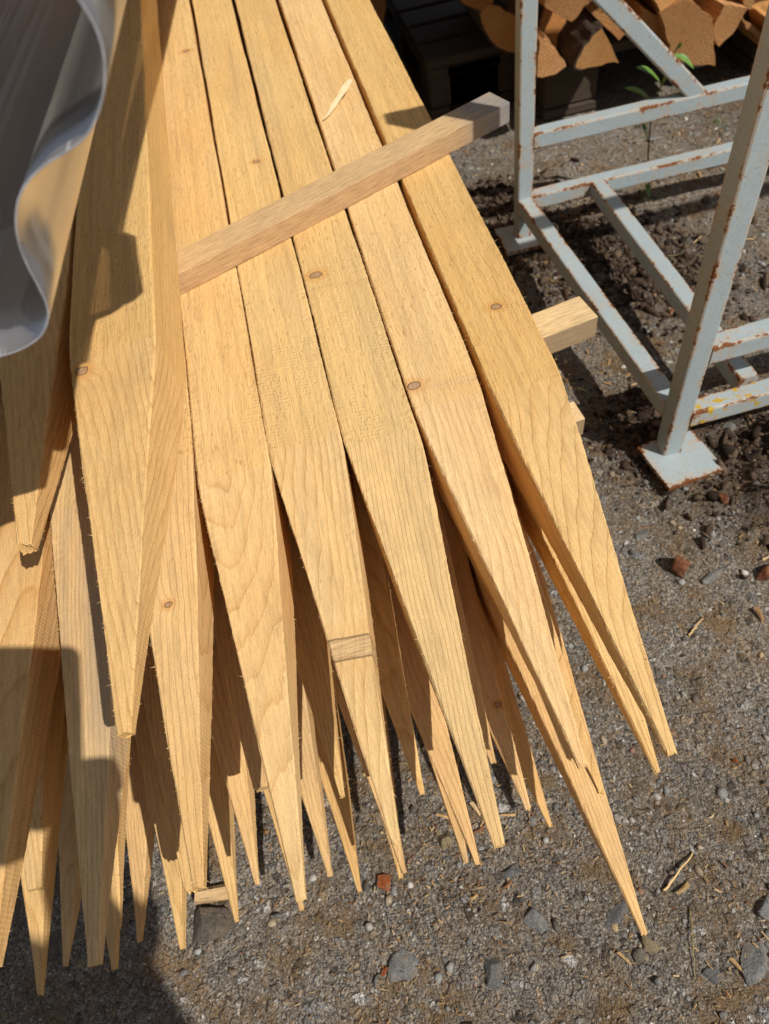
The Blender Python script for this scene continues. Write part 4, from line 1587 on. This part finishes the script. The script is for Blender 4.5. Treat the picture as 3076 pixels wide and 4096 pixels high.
tuft((1385, 430), 40, 0.035, 'dry grass tuft at the foot of the seedling', 'dry')
tuft((1290, 600 - 40), 26, 0.022, 'sparse dry grass between the side and middle rails', 'dry')
tuft((1550, 265), 22, 0.022, 'small tuft of moss green grass beyond the far lower rail', 'leaf')
tuft((1205, 425), 8, 0.03, 'few green blades beside the foot of the far rack post', 'leaf')
tuft((1340, 800), 22, 0.022, 'dry tuft between the side rail and the near post', 'dry')

# logs added above and left of the stack to shade the pallet and gap
UP = [(0.36, .46, 1.72), (0.50, .42, 1.62), (0.64, .46, 1.60), (0.80, .50, 1.64), (0.96, .49, 1.66), (1.12, .48, 1.66), (0.24, .46, 1.78), (0.30, .60, 1.74), (0.44, .60, 1.68), (0.59, .62, 1.64), (0.75, .64, 1.66), (0.92, .63, 1.70),
      (0.36, .75, 1.72), (0.52, .76, 1.68), (0.68, .78, 1.68), (0.86, .78, 1.70), (0.44, .90, 1.72), (0.62, .92, 1.70), (0.80, .92, 1.72)]
LEFT = [(-0.30 + 0.15 * k + (0.07 if row % 2 else 0), 0.10 + row * 0.135, 2.10 + 0.03 * (k % 2)) for row in range(7) for k in range(4) if not (row == 1 and k == 3)]
for i, (x, z, yf) in enumerate(UP + LEFT):
    a0 = random.uniform(0, 6)
    left = i >= len(UP)
    poly = [(x + math.cos(a0 + q * 6.283 / 6) * random.uniform(.066, .086), z + math.sin(a0 + q * 6.283 / 6) * random.uniform(.06, .075)) for q in range(6)]
    log(None, yf, 'bark covered log added to the left hand stack to darken the gap behind' if left else 'unseen split log added above the stack to shade the pallet', 600 + i, length=0.45,
        bark_edges=(0, 1, 2, 3, 4) if left else (0, 1, 2), grp='logs of the left hand stack' if left else 'added upper logs shading the pallet', world=poly)

# ------------------------------------------------------------------ the person taking the picture (only the shadow shows)
person = None


def skin_body(name, joints, bones, mat, root, sub=2, parent=None):
    me = bpy.data.meshes.new(name)
    ids = list(joints)
    me.from_pydata([joints[k][0] for k in ids], [(ids.index(a), ids.index(b)) for a, b in bones], [])
    o = bpy.data.objects.new(name, me)
    COL.objects.link(o)
    sk = o.modifiers.new('skin', 'SKIN')
    sk.use_smooth_shade = True
    sk.branch_smoothing = 0.4
    for i, k in enumerate(ids):
        rr = joints[k][1]
        me.skin_vertices[0].data[i].radius = rr if isinstance(rr, tuple) else (rr, rr)
        me.skin_vertices[0].data[i].use_root = k == root
    sb_ = o.modifiers.new('smooth', 'SUBSURF')
    sb_.levels = sb_.render_levels = sub
    me.materials.append(mat)
    if parent: o.parent = parent
    return o


M['skin'] = plain('skin', (0.48, 0.29, 0.21), 0.55, 0.35, 200, 0.12)
M['jacket'] = plain('dark_jacket_cloth', (0.045, 0.05, 0.06), 0.85, 0.2, 300, 0.3)
M['jeans'] = plain('blue_denim', (0.05, 0.07, 0.12), 0.9, 0.2, 400, 0.3)
M['hair'] = plain('brown_hair', (0.05, 0.032, 0.02), 0.6, 0.3, 300, 0.4)
M['phone_body'] = plain('black_phone_shell', (0.02, 0.02, 0.022), 0.3, 0.5)
M['phone_glass'] = plain('phone_glass', (0.01, 0.01, 0.012), 0.08, 0.5)
CAMV = Vector((0, 0, CAM_Z))


def ph(x, y, d):
    """a point given sideways, up and back along the phone"""
    return CAMV + EX * x + EY * y - Fv * d


# phone: the lens sits in the upper right of its back
bm = bmesh.new()
pv = {}
PX0, PX1, PY0, PY1 = -0.042, 0.031, -0.132, 0.021
rc = 0.010
out = []
for cx_, cy_, a0 in ((PX1 - rc, PY1 - rc, 0), (PX0 + rc, PY1 - rc, 90), (PX0 + rc, PY0 + rc, 180), (PX1 - rc, PY0 + rc, 270)):
    for k in range(7):
        a = math.radians(a0 + 15 * k)
        out.append((cx_ + rc * math.cos(a), cy_ + rc * math.sin(a)))
V = [ph(x, y, 0.0045) for x, y in out] + [ph(x, y, 0.0125) for x, y in out]
n = len(out)
Fc = [tuple(range(n)), tuple(range(2 * n - 1, n - 1, -1))] + [(i, n + i, n + (i + 1) % n, (i + 1) % n) for i in range(n)]
phone = mesh_obj('phone', V, Fc, M['phone_body'])
tag(phone, 'black phone held up to take the picture, behind the photo plane', 'phone')
V = [ph(x * .94 - .0003, (y + .055) * .95 - .055, 0.0129) for x, y in out]
mesh_obj('screen', V, [tuple(range(n - 1, -1, -1))], M['phone_glass'], parent=phone)

J = {
    'pelvis': ((0.17, -0.64, 0.92), (0.165, 0.115)), 'waist': ((0.185, -0.62, 1.08), (0.172, 0.115)), 'chest': ((0.195, -0.60, 1.26), (0.190, 0.125)),
    'neckb': ((0.18, -0.57, 1.38), (0.085, 0.075)), 'neck': ((0.17, -0.54, 1.44), 0.056), 'jaw': ((0.16, -0.50, 1.51), 0.080), 'head': ((0.155, -0.50, 1.59), (0.086, 0.098)), 'crown': ((0.155, -0.51, 1.66), 0.070),
    'rsh': ((0.365, -0.58, 1.33), 0.066), 'rel': ((0.235, -0.48, 1.08), 0.054), 'rwr': (ph(0.060, -0.170, 0.075)[:], 0.028), 'rpalm': (ph(0.040, -0.110, 0.026)[:], (0.034, 0.018)),
    'lsh': ((0.02, -0.58, 1.33), 0.066), 'lel': ((-0.05, -0.46, 1.06), 0.054), 'lwr': (ph(-0.085, -0.170, 0.075)[:], 0.028), 'lpalm': (ph(-0.054, -0.110, 0.026)[:], (0.034, 0.018)),
    'rhip': ((0.22, -0.64, 0.84), 0.098), 'rkn': ((0.23, -0.60, 0.48), 0.062), 'ran': ((0.24, -0.68, 0.09), 0.042), 'rto': ((0.25, -0.52, 0.035), 0.036),
    'lhip': ((0.04, -0.64, 0.84), 0.098), 'lkn': ((0.02, -0.60, 0.48), 0.062), 'lan': ((0.0, -0.70, 0.09), 0.042), 'lto': ((-0.02, -0.54, 0.035), 0.036),
    'nose': ((0.155, -0.408, 1.575), 0.012),
}
B = [('pelvis', 'waist'), ('waist', 'chest'), ('chest', 'neckb'), ('neckb', 'neck'), ('neck', 'jaw'), ('jaw', 'head'), ('head', 'crown'), ('chest', 'rsh'), ('rsh', 'rel'), ('rel', 'rwr'), ('rwr', 'rpalm'),
     ('chest', 'lsh'), ('lsh', 'lel'), ('lel', 'lwr'), ('lwr', 'lpalm'), ('pelvis', 'rhip'), ('rhip', 'rkn'), ('rkn', 'ran'), ('ran', 'rto'),
     ('pelvis', 'lhip'), ('lhip', 'lkn'), ('lkn', 'lan'), ('lan', 'lto'), ('head', 'nose')]
for sgn, pre in ((1, 'r'), (-1, 'l')):
    ox = 0.0 if sgn > 0 else -0.011
    for q, (yy, ln) in enumerate(((-0.070, 1.0), (-0.088, 1.08), (-0.106, 1.0), (-0.123, 0.84))):
        a = (sgn * 0.050 + ox, yy, 0.006)
        b = (sgn * 0.044 + ox, yy - 0.001, -0.007)
        c = (sgn * (0.030 - 0.010 * ln) + ox, yy - 0.002, -0.008)
        J['%sf%d0' % (pre, q)] = (ph(*a)[:], 0.0085)
        J['%sf%d1' % (pre, q)] = (ph(*b)[:], 0.0080)
        J['%sf%d2' % (pre, q)] = (ph(*c)[:], 0.0062)
        B += [('%spalm' % pre, '%sf%d0' % (pre, q)), ('%sf%d0' % (pre, q), '%sf%d1' % (pre, q)), ('%sf%d1' % (pre, q), '%sf%d2' % (pre, q))]
    J['%st0' % pre] = (ph(sgn * 0.052 + ox, -0.085, 0.030)[:], 0.0105)
    J['%st1' % pre] = (ph(sgn * 0.024 + ox, -0.068, 0.024)[:], 0.0078)
    B += [('%spalm' % pre, '%st0' % pre), ('%st0' % pre, '%st1' % pre)]
raw = skin_body('person', J, B, M['skin'], 'pelvis')
dg = bpy.context.evaluated_depsgraph_get()
me = bpy.data.meshes.new_from_object(raw.evaluated_get(dg))
bpy.data.objects.remove(raw)
me.materials.clear()
for k in ('skin', 'jacket', 'jeans', 'phone_body'):
    me.materials.append(M[k])
CLOTH = {}
for a, b in B:
    k = 0
    if {a, b} & {'waist', 'chest', 'rsh', 'lsh', 'rel', 'lel'} and not {a, b} & {'neck'}: k = 1
    if {a, b} & {'rkn', 'lkn', 'rhip', 'lhip'}: k = 2
    if b in ('rto', 'lto'): k = 3
    CLOTH[(a, b)] = k
SEG = [(Vector(J[a][0]), Vector(J[b][0]), CLOTH[(a, b)], max(J[a][1]) if isinstance(J[a][1], tuple) else J[a][1]) for a, b in B]
for p in me.polygons:
    c = p.center
    best, bk = 1e9, 0
    for a, b, k, rr in SEG:
        ab = b - a
        t = max(0, min(1, (c - a).dot(ab) / max(1e-9, ab.length_squared)))
        d = (c - (a + ab * t)).length / (0.5 + rr * 4)
        if d < best: best, bk = d, k
    p.material_index = bk
    p.use_smooth = True
me.name = 'person'
person = bpy.data.objects.new('person', me)
COL.objects.link(person)
tag(person, 'person in dark jacket and jeans standing behind the camera, holding up a phone', 'person')
HJ = {'a': ((0.155, -0.535, 1.56), (0.090, 0.080)), 'b': ((0.155, -0.52, 1.63), (0.094, 0.098)), 'c': ((0.155, -0.515, 1.675), 0.076)}
skin_body('hair', HJ, [('a', 'b'), ('b', 'c')], M['hair'], 'a', parent=person)
for sgn in (-1, 1):
    sp = bmesh.new()
    bmesh.ops.create_uvsphere(sp, u_segments=12, v_segments=8, radius=0.011)
    me = bpy.data.meshes.new('eye')
    sp.to_mesh(me)
    sp.free()
    me.materials.append(M['phone_glass'])
    e = bpy.data.objects.new('eye', me)
    COL.objects.link(e)
    e.location = (0.155 + sgn * 0.031, -0.424, 1.600)
    e.parent = person
